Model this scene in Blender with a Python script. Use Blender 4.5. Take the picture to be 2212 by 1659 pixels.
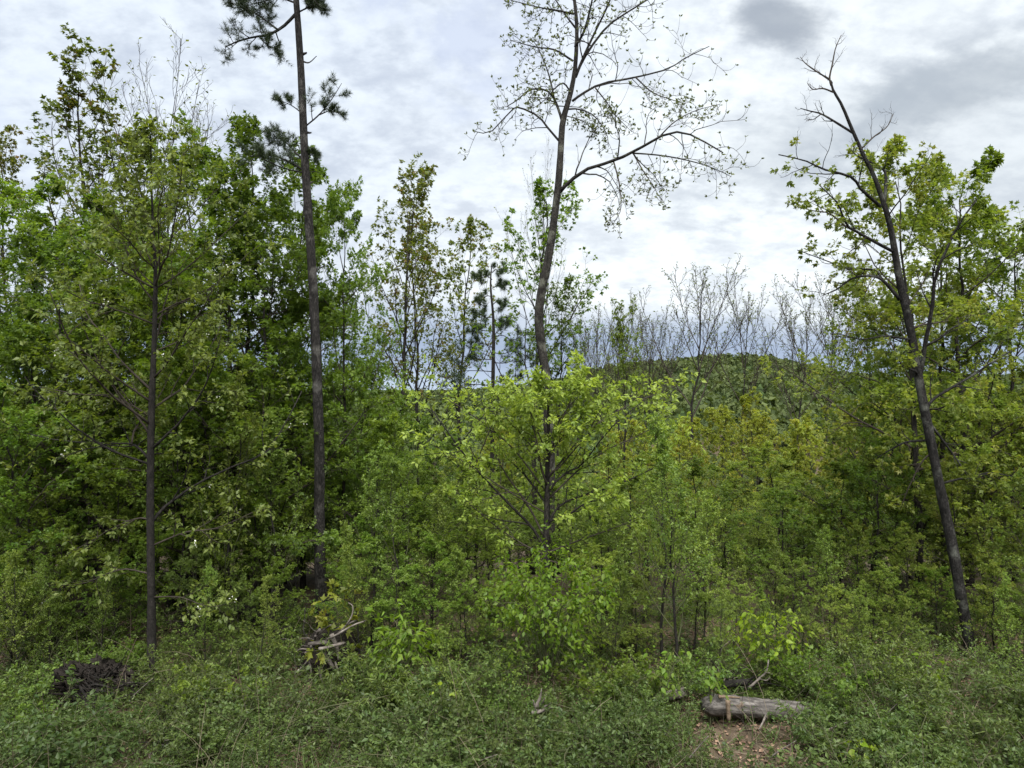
import bpy, math, random
import numpy as np
from mathutils import Vector

for o in list(bpy.data.objects):
    bpy.data.objects.remove(o)
scene = bpy.context.scene
COL = scene.collection

# ------------------------------------------------------------------ camera
CAMZ = 4.6
F = 1661.0                     # focal length in units of a 2212-wide picture
cam_d = bpy.data.cameras.new('camera')
cam_d.sensor_width = 36.0
cam_d.lens = 36.0 * F / 2212.0
cam_d.clip_start = 0.1
cam_d.clip_end = 20000.0
cam = bpy.data.objects.new('camera', cam_d)
cam.location = (0, 0, CAMZ)
cam.rotation_euler = (math.radians(90), 0, 0)
COL.objects.link(cam)
scene.camera = cam

# ------------------------------------------------------------------ world
SUN_EL, SUN_AZ = math.radians(62), math.radians(172)     # azimuth from +Y towards +X
world = bpy.data.worlds.new('World')
scene.world = world
world.use_nodes = True
world.cycles.sampling_method = 'MANUAL'
world.cycles.sample_map_resolution = 256
wn, wl = world.node_tree.nodes, world.node_tree.links
wn.clear()


def wnode(t, **kw):
    n = wn.new(t)
    for k, v in kw.items():
        setattr(n, k, v)
    return n


def wmath(op, a, b=None, c=None, clamp=False):
    n = wn.new('ShaderNodeMath')
    n.operation = op
    n.use_clamp = clamp
    for i, v in enumerate((a, b, c)):
        if v is None:
            continue
        if isinstance(v, (int, float)):
            n.inputs[i].default_value = v
        else:
            wl.new(v, n.inputs[i])
    return n.outputs[0]


def wmix(fac, a, b):
    n = wn.new('ShaderNodeMix')
    n.data_type = 'RGBA'
    for sock, v in ((n.inputs[0], fac), (n.inputs[6], a), (n.inputs[7], b)):
        if isinstance(v, (int, float)):
            sock.default_value = v
        elif isinstance(v, tuple):
            sock.default_value = (*v, 1)
        else:
            wl.new(v, sock)
    return n.outputs[2]


def wramp(fac, x0, x1, lo=0.0, hi=1.0):
    n = wn.new('ShaderNodeMapRange')
    n.interpolation_type = 'SMOOTHSTEP'
    wl.new(fac, n.inputs[0])
    n.inputs[1].default_value = x0
    n.inputs[2].default_value = x1
    n.inputs[3].default_value = lo
    n.inputs[4].default_value = hi
    return n.outputs[0]


tc = wnode('ShaderNodeTexCoord')
sep = wnode('ShaderNodeSeparateXYZ')
wl.new(tc.outputs['Generated'], sep.inputs[0])
dx, dy, dz = sep.outputs
zc = wmath('MAXIMUM', wmath('ADD', dz, 0.42), 0.2)
comb = wnode('ShaderNodeCombineXYZ')
wl.new(wmath('DIVIDE', dx, zc), comb.inputs[0])
wl.new(wmath('DIVIDE', dy, zc), comb.inputs[1])


def wnoise(vec, scale, detail, rough, off=(0, 0, 0), stretch=(1, 1, 1), rot=0.0, dist=0.0):
    m = wnode('ShaderNodeMapping')
    m.inputs['Location'].default_value = off
    m.inputs['Scale'].default_value = stretch
    m.inputs['Rotation'].default_value = (0, 0, rot)
    wl.new(vec, m.inputs[0])
    n = wnode('ShaderNodeTexNoise')
    n.inputs['Scale'].default_value = scale
    n.inputs['Detail'].default_value = detail
    n.inputs['Roughness'].default_value = rough
    n.inputs['Distortion'].default_value = dist
    wl.new(m.outputs[0], n.inputs['Vector'])
    return n.outputs[0]


SKY_STRENGTH = 0.1
sky = wnode('ShaderNodeTexSky', sky_type='NISHITA')
sky.sun_disc = False
sky.sun_elevation = SUN_EL
sky.sun_rotation = SUN_AZ
cv = comb.outputs[0]
n_big = wnoise(cv, 0.9, 4, 0.5, off=(3.1, 1.7, 0), dist=0.3)
n_mid = wnoise(cv, 7.5, 6, 0.55, off=(0.4, 5.2, 0), stretch=(1, 1.05, 1), dist=0.15)
n_fine = wnoise(cv, 24.0, 4, 0.6, off=(7.3, 2.2, 0), stretch=(0.9, 1.2, 1))
n_streak = wnoise(cv, 1.6, 6, 0.52, off=(1.3, 0.2, 0), stretch=(0.7, 1.4, 1), rot=0.5, dist=0.6)
K = 0.655 / SKY_STRENGTH
# bright thin overcast, mottled; grey undersides of thicker cloud; a few blue-lavender gaps
mott = wmath('ADD', wmath('MULTIPLY', n_mid, 0.62), wmath('MULTIPLY', n_fine, 0.38))
bright = wramp(mott, 0.34, 0.62)
base = wmix(bright, (0.58 * K, 0.63 * K, 0.69 * K), (0.81 * K, 0.86 * K, 0.89 * K))
# thinner, bluer cloud high on the left; greyer and brighter to the right
left = wramp(wmath('SUBTRACT', dx, wmath('MULTIPLY', dz, 0.8)), 0.05, -0.55)
base = wmix(wmath('MULTIPLY', left, 0.75), base, wmix(bright, (0.43 * K, 0.49 * K, 0.60 * K), (0.63 * K, 0.70 * K, 0.79 * K)))
grey = wramp(n_streak, 0.47, 0.66)
right_bias = wramp(wmath('ADD', dx, wmath('MULTIPLY', dz, 0.25)), 0.1, 0.7)
greyf = wmath('MULTIPLY', grey, wmath('ADD', wmath('MULTIPLY', right_bias, 0.36), 0.08))
c1 = wmix(greyf, base, (0.36 * K, 0.41 * K, 0.465 * K))
gap = wmath('MULTIPLY', wramp(wmath('ADD', n_big, wmath('MULTIPLY', wmath('SUBTRACT', n_mid, 0.5), 1.1)), 0.50, 0.68),
            wramp(dz, 0.16, 0.40))
gapf = wmath('MULTIPLY', gap, wramp(dx, 0.15, -0.05, 0.04, 0.42))
blue = wmix(0.8, sky.outputs[0], (0.36 * K, 0.41 * K, 0.60 * K))
c2 = wmix(gapf, c1, blue)


def wblob(px, py, rx, ry, rot=0.0):
    """soft cloud patch round a direction (given in picture units), broken up by noise"""
    ux, uz = (px - 1106) / F, (829.5 - py) / F
    ax = wmath('SUBTRACT', wmath('DIVIDE', dx, wmath('MAXIMUM', dy, 0.05)), ux)
    az = wmath('SUBTRACT', wmath('DIVIDE', dz, wmath('MAXIMUM', dy, 0.05)), uz)
    c, s = math.cos(rot), math.sin(rot)
    a = wmath('DIVIDE', wmath('ADD', wmath('MULTIPLY', ax, c), wmath('MULTIPLY', az, s)), rx / F)
    b = wmath('DIVIDE', wmath('SUBTRACT', wmath('MULTIPLY', az, c), wmath('MULTIPLY', ax, s)), ry / F)
    d = wmath('SQRT', wmath('ADD', wmath('MULTIPLY', a, a), wmath('MULTIPLY', b, b)))
    d = wmath('ADD', d, wmath('MULTIPLY', wmath('SUBTRACT', n_mid, 0.5), 1.5))
    d = wmath('ADD', d, wmath('MULTIPLY', wmath('SUBTRACT', n_fine, 0.5), 0.5))
    return wramp(d, 1.15, 0.25)


c3 = wmix(wmath('MULTIPLY', wblob(1690, 45, 135, 65, -0.15), 0.8), c2, (0.27 * K, 0.31 * K, 0.37 * K))
c3 = wmix(wmath('MULTIPLY', wblob(2080, 190, 420, 95, 0.34), 0.6), c3, (0.30 * K, 0.345 * K, 0.40 * K))
c3 = wmix(wmath('MULTIPLY', wblob(1740, 320, 330, 120, 0.45), 0.4), c3, (0.36 * K, 0.41 * K, 0.47 * K))
# slate cloud bank low over the horizon
n_bank = wnoise(tc.outputs['Generated'], 3.2, 5, 0.55, stretch=(1, 1, 2.6))
bz = wmath('ADD', dz, wmath('MULTIPLY', wmath('SUBTRACT', n_bank, 0.5), 0.10))
bank = wmath('MULTIPLY', wramp(bz, 0.115, 0.05), 0.85)
c4 = wmix(bank, c3, (0.27 * K, 0.35 * K, 0.50 * K))
lowglow = wmath('MULTIPLY', wramp(bz, 0.03, 0.0), wramp(dx, 0.15, -0.3, 0.25, 0.75))
c5 = wmix(lowglow, c4, (0.56 * K, 0.66 * K, 0.78 * K))
bg = wnode('ShaderNodeBackground')
bg.inputs['Strength'].default_value = SKY_STRENGTH
wl.new(c5, bg.inputs['Color'])
wo = wnode('ShaderNodeOutputWorld')
wl.new(bg.outputs[0], wo.inputs[0])

# ------------------------------------------------------------------ sun behind cloud
sun_d = bpy.data.lights.new('sun', 'SUN')
sun_d.energy = 4.1
sun_d.angle = math.radians(48)
sun_d.color = (1.0, 0.98, 0.94)
sun = bpy.data.objects.new('sun', sun_d)
sdir = Vector((math.sin(SUN_AZ) * math.cos(SUN_EL), math.cos(SUN_AZ) * math.cos(SUN_EL), math.sin(SUN_EL)))
sun.rotation_euler = (-sdir).to_track_quat('-Z', 'Y').to_euler()
sun.location = sdir * 60
COL.objects.link(sun)

scene.view_settings.view_transform = 'Standard'
scene.view_settings.look = 'None'
scene.view_settings.exposure = 1.02
scene.view_settings.gamma = 1.0
scene.view_settings.use_curve_mapping = False
scene.render.engine = 'CYCLES'
scene.cycles.max_bounces = 5
scene.cycles.diffuse_bounces = 3
scene.cycles.transmission_bounces = 4
scene.cycles.glossy_bounces = 1
scene.cycles.transparent_max_bounces = 4
scene.cycles.caustics_reflective = False
scene.cycles.caustics_refractive = False


# ================================================================== helpers
def nrm(v):
    return v / np.maximum(np.linalg.norm(v, axis=-1, keepdims=True), 1e-9)


def W(px, py, Y):
    """a point that stands Y metres out, seen at picture position px, py"""
    return np.array([(px - 1106.0) / F * Y, Y, CAMZ + (829.5 - py) / F * Y])


def GX(px, Y):
    return (px - 1106.0) / F * Y


CREST = np.array([(-900, 846), (0, 850), (900, 852), (1150, 836), (1290, 803), (1400, 785), (1560, 770), (1650, 775),
                  (1750, 792), (1850, 809), (1950, 816), (2212, 822), (2600, 815), (3400, 830)], float)


def sstep(a, b, x):
    t = np.clip((x - a) / (b - a), 0, 1)
    return t * t * (3 - 2 * t)


def ground_h(x, y):
    x = np.asarray(x, float)
    y = np.asarray(y, float)
    near = 3.0 * (1 - sstep(-1.0, 7.2, y))
    bumps = 0.10 * np.sin(1.3 * x + 0.7) * np.sin(1.1 * y + 2) + 0.06 * np.sin(2.9 * x + 1.1 * y) + 0.035 * np.sin(5.3 * x - 3.1 * y + 1)
    z = near + bumps * np.clip(y / 6, 0, 1)
    z = z + 0.12 * sstep(9, 12, y)
    z = z - 0.24 * np.maximum(y - 16, 0) * sstep(15, 26, y) * 1.0
    floor = -42.0
    z = np.where(y > 16, floor + np.logaddexp(0, (z - floor) / 6.0) * 6.0, z)
    r = np.hypot(x, y)
    px = 1106 + F * x / np.maximum(y, 1)
    cy = np.interp(px, CREST[:, 0], CREST[:, 1])
    zc_ = CAMZ + (829.5 - cy) / F * 900.0 - 9.0
    up = sstep(280, 900, y)
    roll = 7 * np.sin(x / 70.0 + 1) * np.sin(y / 90.0) + 4 * np.sin(x / 31.0 + y / 47.0)
    z = z * (1 - up) + (zc_ - 25 * sstep(900, 1600, y)) * up + roll * sstep(120, 300, y) * (1 - sstep(780, 900, y))
    return z


def raw_mesh(name, verts, faces_flat, sizes, mat=None, smooth=False, tint=None):
    me = bpy.data.meshes.new(name)
    verts = np.ascontiguousarray(verts, dtype=np.float32)
    me.vertices.add(len(verts))
    me.vertices.foreach_set('co', verts.ravel())
    ff = np.ascontiguousarray(faces_flat, dtype=np.int32).ravel()
    me.loops.add(len(ff))
    me.loops.foreach_set('vertex_index', ff)
    sizes = np.ascontiguousarray(sizes, dtype=np.int32)
    starts = np.zeros(len(sizes), np.int32)
    starts[1:] = np.cumsum(sizes)[:-1]
    me.polygons.add(len(sizes))
    me.polygons.foreach_set('loop_start', starts)
    if smooth:
        me.polygons.foreach_set('use_smooth', np.ones(len(sizes), bool))
    if tint is not None:
        at = me.attributes.new('tint', 'FLOAT', 'FACE')
        at.data.foreach_set('value', np.ascontiguousarray(tint, dtype=np.float32))
    me.update(calc_edges=True)
    if mat is not None:
        me.materials.append(mat)
    return me


class Geo:
    """collects pieces of geometry that become ONE mesh"""

    def __init__(self):
        self.v, self.f, self.s, self.t, self.n = [], [], [], [], 0

    def add(self, v, f, tint=None):
        v = np.asarray(v, float).reshape(-1, 3)
        f = np.asarray(f, int)
        self.v.append(v)
        self.f.append((f + self.n).ravel())
        self.s.append(np.full(len(f), f.shape[1]))
        if tint is None:
            tint = np.full(len(f), 0.5)
        self.t.append(np.broadcast_to(tint, (len(f),)))
        self.n += len(v)
        return self

    def mesh(self, name, mat, smooth=False):
        if not self.v:
            return None
        return raw_mesh(name, np.concatenate(self.v), np.concatenate(self.f), np.concatenate(self.s), mat, smooth,
                        np.concatenate(self.t))


def frame(T):
    m = T.mean(axis=-2, keepdims=True)
    ref = np.where(np.abs(m[..., 2:3]) < 0.75, np.array([0, 0, 1.0]), np.array([0.93, 0.37, 0.0]))
    ref = np.broadcast_to(ref, T.shape)
    u = nrm(np.cross(T, ref))
    v = np.cross(T, u)
    return u, v


def tangents(P):
    return nrm(np.gradient(P, axis=-2))


def tubes(geo, P, R, S, tint=None, rough=0.0, rng=None, cap=True):
    P = np.asarray(P, float)
    R = np.asarray(R, float)
    if P.ndim == 2:
        P, R = P[None], R[None]
    B, N, _ = P.shape
    if B == 0:
        return geo
    T = tangents(P)
    u, v = frame(T)
    a = np.arange(S) / S * 2 * np.pi
    rr = R[..., None] * np.ones(S)
    if rough and rng is not None:
        rr = rr * (1 + rough * rng.standard_normal((B, N, S)))
    V = P[:, :, None, :] + rr[..., None] * (np.cos(a)[None, None, :, None] * u[:, :, None, :] + np.sin(a)[None, None, :, None] * v[:, :, None, :])
    i = np.arange(N - 1)[:, None] * S
    j = np.arange(S)[None, :]
    q = np.stack([i + j, i + (j + 1) % S, i + S + (j + 1) % S, i + S + j], -1).reshape(-1, 4)
    q = (q[None] + (np.arange(B) * N * S)[:, None, None]).reshape(-1, 4)
    tt = None
    if tint is not None:
        tt = np.repeat(tint, (N - 1) * S)
    geo.add(V.reshape(-1, 3), q, tt)
    if cap and S > 3:
        base = geo.n - B * N * S
        for b in range(B):
            for k in (0, N - 1):
                ring = base + b * N * S + k * S + np.arange(S)
                if k == 0:
                    ring = ring[::-1]
                geo.f.append(ring)
                geo.s.append(np.array([S]))
                geo.t.append(np.array([0.5]))
    return geo


def sample(P, idx, t):
    N = P.shape[1]
    x = np.clip(t, 0, 0.9999) * (N - 1)
    i = x.astype(int)
    fr = (x - i)[:, None]
    a, b = P[idx, i], P[idx, i + 1]
    return a * (1 - fr) + b * fr, nrm(b - a)


def sampleR(R, idx, t):
    N = R.shape[1]
    x = np.clip(t, 0, 0.9999) * (N - 1)
    i = x.astype(int)
    fr = x - i
    return R[idx, i] * (1 - fr) + R[idx, i + 1] * fr


def perp(T, az):
    ref = np.where(np.abs(T[:, 2:3]) < 0.9, np.array([0, 0, 1.0]), np.array([1.0, 0, 0]))
    u = nrm(np.cross(T, ref))
    v = np.cross(T, u)
    return np.cos(az)[:, None] * u + np.sin(az)[:, None] * v


def plen(P):
    return np.linalg.norm(np.diff(P, axis=1), axis=2).sum(1)


def grow(P, R, n, rng, t0=0.2, t1=1.0, ang=50, angsd=10, L=0.5, absL=None, taperL=0.4, trop=0.2, wander=0.15, N=6,
         rr=0.6, rmin=0.002, flat=0.0, tip=0.3, minlen=0.05, angtop=None):
    """children of a batch of branches P (B,N,3), R (B,N) -> P, R, parent index, t"""
    B = len(P)
    n = np.broadcast_to(np.asarray(n, float), (B,))
    cnt = np.floor(n + rng.random(B)).astype(int)
    idx = np.repeat(np.arange(B), cnt)
    M = len(idx)
    if M == 0:
        return np.zeros((0, N, 3)), np.zeros((0, N)), idx, np.zeros(0)
    k = np.arange(M) - np.repeat(np.cumsum(cnt) - cnt, cnt)
    t = t0 + (t1 - t0) * (k + rng.random(M)) / cnt[idx]
    p, T = sample(P, idx, t)
    r = sampleR(R, idx, t)
    az = k * 2.399 + (rng.random(B) * 6.283)[idx] + rng.normal(0, 0.35, M)
    q = perp(T, az)
    q[:, 2] *= (1 - flat)
    q = nrm(q)
    a0 = np.radians(ang if angtop is None else ang + (angtop - ang) * t)
    a = a0 + np.radians(rng.normal(0, angsd, M))
    d = np.cos(a)[:, None] * T + np.sin(a)[:, None] * q
    if absL is not None:
        ln = absL(t) if callable(absL) else np.full(M, absL)
    else:
        ln = plen(P)[idx] * L * (1 - taperL * t)
    ln = np.maximum(ln * rng.uniform(0.7, 1.25, M), minlen)
    out = np.empty((M, N, 3))
    out[:, 0] = p
    step = (ln / (N - 1))[:, None]
    tr = np.zeros((M, 3))
    tr[:, 2] = trop
    for i in range(1, N):
        d = nrm(d + tr * (1.0 / (N - 1)) * 2 + rng.normal(0, wander, (M, 3)))
        out[:, i] = out[:, i - 1] + d * step
    s = np.linspace(0, 1, N)
    r0 = np.maximum(np.minimum(r * rr, ln * 0.03 + 0.002), rmin)
    Rc = np.maximum(r0[:, None] * (1 - (1 - tip) * s[None, :]), rmin * 0.6)
    return out, Rc, idx, t


# ---- leaf shapes (unit length, x = along the leaf, z = its upper side)
OVATE = (np.array([(0.0, 0, 0), (0.40, 0.27, 0.07), (1.0, 0, -0.10), (0.40, -0.27, 0.07)]), np.array([(0, 2, 1), (0, 3, 2)]))
NARROW = (np.array([(0.0, 0, 0), (0.42, 0.15, 0.05), (1.0, 0, -0.12), (0.42, -0.15, 0.05)]), np.array([(0, 2, 1), (0, 3, 2)]))
MAPLE = (np.array([(0.0, 0, 0), (0.50, 0.54, -0.05), (0.52, 0.17, 0.05), (1.0, 0, -0.12), (0.52, -0.17, 0.05), (0.50, -0.54, -0.05)]),
         np.array([(0, 2, 1), (0, 3, 2), (0, 4, 3), (0, 5, 4)]))
NEEDLE = (np.array([(0.0, 0.026, 0), (0.0, -0.026, 0), (1.0, 0, -0.04)]), np.array([(0, 1, 2)]))
BLADE = (np.array([(0.0, 0.03, 0), (0.0, -0.03, 0), (0.55, 0.026, 0.0), (0.55, -0.026, 0.0), (1.0, 0, -0.22)]),
         np.array([(0, 1, 3), (0, 3, 2), (2, 3, 4)]))


def put_leaves(geo, shape, pos, d, up, size, tint, width=1.0):
    V, Fc = shape
    d = nrm(d)
    y = nrm(np.cross(up, d))
    z = np.cross(d, y)
    lv = V[None] * size[:, None, None]
    w = pos[:, None, :] + lv[..., 0:1] * d[:, None, :] + width * lv[..., 1:2] * y[:, None, :] + lv[..., 2:3] * z[:, None, :]
    M, n = len(pos), len(V)
    f = (Fc[None] + (np.arange(M) * n)[:, None, None]).reshape(-1, 3)
    geo.add(w.reshape(-1, 3), f, np.repeat(tint, len(Fc)))


def leaf_twigs(geo, P, n, rng, shape=OVATE, size=0.07, sd=0.25, t0=0.25, t1=1.0, droop=0.3, out=0.8, fwd=0.6, upw=1.0,
               jit=0.6, grp=None, grpw=0.5, petiole=0.0, whorl=1):
    """leaves along a batch of twigs"""
    B = len(P)
    if B == 0:
        return
    cnt = np.floor(np.broadcast_to(np.asarray(n, float), (B,)) + rng.random(B)).astype(int)
    idx = np.repeat(np.arange(B), cnt)
    M = len(idx)
    if M == 0:
        return
    t = t0 + (t1 - t0) * rng.random(M)
    if whorl > 1:
        t = t0 + (t1 - t0) * np.ceil(rng.random(M) * whorl) / whorl
    p, T = sample(P, idx, t)
    q = perp(T, rng.random(M) * 6.283)
    d = fwd * T + out * q
    d[:, 2] -= droop * rng.uniform(0.3, 1.5, M)
    d = nrm(d)
    up = np.array([0, 0, upw]) + rng.normal(0, jit, (M, 3))
    sz = size * np.clip(rng.normal(1, sd, M), 0.45, 1.7)
    if petiole:
        p = p + d * (petiole * rng.uniform(0.3, 1.2, M))[:, None]
    g = rng.random(B) if grp is None else grp
    tint = np.clip(g[idx] * grpw + rng.random(M) * (1 - grpw), 0, 1)
    put_leaves(geo, shape, p, d, up, sz, tint)


def catmull(pts, n):
    pts = np.asarray(pts, float)
    p = np.vstack([2 * pts[0] - pts[1], pts, 2 * pts[-1] - pts[-2]])
    m = len(pts) - 1
    x = np.linspace(0, m, n)
    i = np.minimum(x.astype(int), m - 1)
    t = (x - i)[:, None]
    p0, p1, p2, p3 = p[i], p[i + 1], p[i + 2], p[i + 3]
    return 0.5 * ((2 * p1) + (-p0 + p2) * t + (2 * p0 - 5 * p1 + 4 * p2 - p3) * t * t + (-p0 + 3 * p1 - 3 * p2 + p3) * t ** 3)


# ---- objects
def tag(o, label=None, cat=None, group=None, kind=None):
    if label:
        o['label'] = label
    if cat:
        o['category'] = cat
    if group:
        o['group'] = group
    if kind:
        o['kind'] = kind
    return o


def empty(name, loc=(0, 0, 0), rz=0.0, sc=1.0):
    o = bpy.data.objects.new(name, None)
    o.empty_display_size = 0.3
    o.location = loc
    o.rotation_euler = (0, 0, rz)
    o.scale = (sc, sc, sc)
    COL.objects.link(o)
    return o


def part(name, me, parent=None, kind=None):
    if me is None:
        return None
    me.name = name
    o = bpy.data.objects.new(name, me)
    COL.objects.link(o)
    if parent is not None:
        o.parent = parent
    if kind:
        o['kind'] = kind
    return o


# ================================================================== materials
def new_mat(name):
    m = bpy.data.materials.new(name)
    m.use_nodes = True
    m.node_tree.nodes.clear()
    return m, m.node_tree.nodes, m.node_tree.links


def leaf_mat(name, dark, light, trans=None, tfac=0.38, rough=0.5, third=None):
    m, N, L = new_mat(name)
    at = N.new('ShaderNodeAttribute')
    at.attribute_name = 'tint'
    oi = N.new('ShaderNodeObjectInfo')
    rp = N.new('ShaderNodeValToRGB')
    rp.color_ramp.elements[0].color = (*dark, 1)
    rp.color_ramp.elements[1].color = (*light, 1)
    rp.color_ramp.elements[0].position = 0.1
    rp.color_ramp.elements[1].position = 0.85 if third is None else 0.7
    if third is not None:
        e = rp.color_ramp.elements.new(0.95)
        e.color = (*third, 1)
    L.new(at.outputs['Fac'], rp.inputs[0])
    hs = N.new('ShaderNodeHueSaturation')
    mr = N.new('ShaderNodeMapRange')
    mr.inputs[3].default_value = 0.485
    mr.inputs[4].default_value = 0.512
    L.new(oi.outputs['Random'], mr.inputs[0])
    L.new(mr.outputs[0], hs.inputs['Hue'])
    mv = N.new('ShaderNodeMapRange')
    mv.inputs[3].default_value = 0.74
    mv.inputs[4].default_value = 1.22
    mm = N.new('ShaderNodeMath')
    mm.operation = 'FRACT'
    mk = N.new('ShaderNodeMath')
    mk.operation = 'MULTIPLY'
    mk.inputs[1].default_value = 7.31
    L.new(oi.outputs['Random'], mk.inputs[0])
    L.new(mk.outputs[0], mm.inputs[0])
    L.new(mm.outputs[0], mv.inputs[0])
    L.new(mv.outputs[0], hs.inputs['Value'])
    L.new(rp.outputs[0], hs.inputs['Color'])
    pb = N.new('ShaderNodeBsdfPrincipled')
    pb.inputs['Roughness'].default_value = rough
    pb.inputs['Specular IOR Level'].default_value = 0.35
    L.new(hs.outputs[0], pb.inputs['Base Color'])
    tr = N.new('ShaderNodeBsdfTranslucent')
    mx = N.new('ShaderNodeMix')
    mx.data_type = 'RGBA'
    mx.blend_type = 'MULTIPLY'
    mx.inputs[0].default_value = 1.0
    tcol = trans or (1.6, 1.58, 0.7)
    mx.inputs[7].default_value = (*tcol, 1)
    L.new(hs.outputs[0], mx.inputs[6])
    L.new(mx.outputs[2], tr.inputs[0])
    ms = N.new('ShaderNodeMixShader')
    ms.inputs[0].default_value = tfac
    L.new(pb.outputs[0], ms.inputs[1])
    L.new(tr.outputs[0], ms.inputs[2])
    out = N.new('ShaderNodeOutputMaterial')
    L.new(ms.outputs[0], out.inputs[0])
    return m


def bark_mat(name, c0, c1, scale=9.0, stretch=0.18, bump=0.6, lichen=None, rough=0.9):
    m, N, L = new_mat(name)
    tcn = N.new('ShaderNodeTexCoord')
    mp = N.new('ShaderNodeMapping')
    mp.inputs['Scale'].default_value = (1, 1, stretch)
    L.new(tcn.outputs['Object'], mp.inputs[0])
    vo = N.new('ShaderNodeTexVoronoi')
    vo.feature = 'DISTANCE_TO_EDGE'
    vo.inputs['Scale'].default_value = scale * 3.2
    no = N.new('ShaderNodeTexNoise')
    no.inputs['Scale'].default_value = scale
    no.inputs['Detail'].default_value = 8
    no.inputs['Roughness'].default_value = 0.65
    L.new(mp.outputs[0], no.inputs['Vector'])
    add = N.new('ShaderNodeMix')
    add.data_type = 'RGBA'
    add.inputs[0].default_value = 0.15
    L.new(mp.outputs[0], add.inputs[6])
    L.new(no.outputs[1], add.inputs[7])
    L.new(add.outputs[2], vo.inputs['Vector'])
    rp = N.new('ShaderNodeValToRGB')
    rp.color_ramp.elements[0].color = (*c0, 1)
    rp.color_ramp.elements[1].color = (*c1, 1)
    rp.color_ramp.elements[0].position = 0.35
    rp.color_ramp.elements[1].position = 0.68
    L.new(no.outputs[0], rp.inputs[0])
    crack = N.new('ShaderNodeMapRange')
    crack.inputs[1].default_value = 0.0
    crack.inputs[2].default_value = 0.18
    crack.inputs[3].default_value = 0.45
    crack.inputs[4].default_value = 1.0
    L.new(vo.outputs[0], crack.inputs[0])
    mul = N.new('ShaderNodeMix')
    mul.data_type = 'RGBA'
    mul.blend_type = 'MULTIPLY'
    mul.inputs[0].default_value = 1.0
    L.new(rp.outputs[0], mul.inputs[6])
    L.new(crack.outputs[0], mul.inputs[7])
    col = mul.outputs[2]
    if lichen:
        n2 = N.new('ShaderNodeTexNoise')
        n2.inputs['Scale'].default_value = 3.5
        n2.inputs['Detail'].default_value = 6
        L.new(tcn.outputs['Object'], n2.inputs['Vector'])
        r2 = N.new('ShaderNodeMapRange')
        r2.inputs[1].default_value = 0.55
        r2.inputs[2].default_value = 0.68
        L.new(n2.outputs[0], r2.inputs[0])
        m2 = N.new('ShaderNodeMix')
        m2.data_type = 'RGBA'
        L.new(r2.outputs[0], m2.inputs[0])
        L.new(col, m2.inputs[6])
        m2.inputs[7].default_value = (*lichen, 1)
        col = m2.outputs[2]
    bp = N.new('ShaderNodeBump')
    bp.inputs['Strength'].default_value = bump
    bp.inputs['Distance'].default_value = 0.02
    hm = N.new('ShaderNodeMath')
    hm.operation = 'ADD'
    L.new(crack.outputs[0], hm.inputs[0])
    L.new(no.outputs[0], hm.inputs[1])
    L.new(hm.outputs[0], bp.inputs['Height'])
    pb = N.new('ShaderNodeBsdfPrincipled')
    pb.inputs['Roughness'].default_value = rough
    pb.inputs['Specular IOR Level'].default_value = 0.2
    L.new(col, pb.inputs['Base Color'])
    L.new(bp.outputs[0], pb.inputs['Normal'])
    out = N.new('ShaderNodeOutputMaterial')
    L.new(pb.outputs[0], out.inputs[0])
    return m


def noise_mat(name, cols, scale=3.0, detail=8, bump=0.3, rough=0.95, dist=0.03, stretch=(1, 1, 1)):
    m, N, L = new_mat(name)
    tcn = N.new('ShaderNodeTexCoord')
    mp = N.new('ShaderNodeMapping')
    mp.inputs['Scale'].default_value = stretch
    L.new(tcn.outputs['Object'], mp.inputs[0])
    no = N.new('ShaderNodeTexNoise')
    no.inputs['Scale'].default_value = scale
    no.inputs['Detail'].default_value = detail
    no.inputs['Roughness'].default_value = 0.7
    L.new(mp.outputs[0], no.inputs['Vector'])
    rp = N.new('ShaderNodeValToRGB')
    el = rp.color_ramp.elements
    el[0].color = (*cols[0], 1)
    el[0].position = 0.3
    el[1].color = (*cols[-1], 1)
    el[1].position = 0.7
    for i, c in enumerate(cols[1:-1]):
        e = el.new(0.3 + 0.4 * (i + 1) / (len(cols) - 1))
        e.color = (*c, 1)
    L.new(no.outputs[0], rp.inputs[0])
    bp = N.new('ShaderNodeBump')
    bp.inputs['Strength'].default_value = bump
    bp.inputs['Distance'].default_value = dist
    L.new(no.outputs[0], bp.inputs['Height'])
    pb = N.new('ShaderNodeBsdfPrincipled')
    pb.inputs['Roughness'].default_value = rough
    pb.inputs['Specular IOR Level'].default_value = 0.2
    L.new(rp.outputs[0], pb.inputs['Base Color'])
    L.new(bp.outputs[0], pb.inputs['Normal'])
    out = N.new('ShaderNodeOutputMaterial')
    L.new(pb.outputs[0], out.inputs[0])
    return m


M = {}
M['maple'] = leaf_mat('maple_leaf', (0.068, 0.125, 0.015), (0.155, 0.225, 0.030), tfac=0.45)
M['maple_y'] = leaf_mat('young_maple_leaf', (0.110, 0.170, 0.024), (0.205, 0.262, 0.044), third=(0.24, 0.24, 0.05), tfac=0.48, trans=(1.5, 1.5, 0.8))
M['maple_r'] = leaf_mat('reddish_maple_leaf', (0.075, 0.110, 0.016), (0.145, 0.175, 0.028), third=(0.19, 0.115, 0.035), tfac=0.42)
M['beech'] = leaf_mat('beech_leaf', (0.135, 0.205, 0.030), (0.250, 0.320, 0.062), tfac=0.46, trans=(1.6, 1.55, 0.8))
M['cherry'] = leaf_mat('cherry_leaf', (0.085, 0.135, 0.026), (0.170, 0.225, 0.052), tfac=0.42)
M['sapling'] = leaf_mat('sapling_leaf', (0.110, 0.175, 0.028), (0.220, 0.285, 0.060), tfac=0.47)
M['bright'] = leaf_mat('bright_leaf', (0.075, 0.150, 0.012), (0.145, 0.230, 0.020), tfac=0.48)
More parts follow.
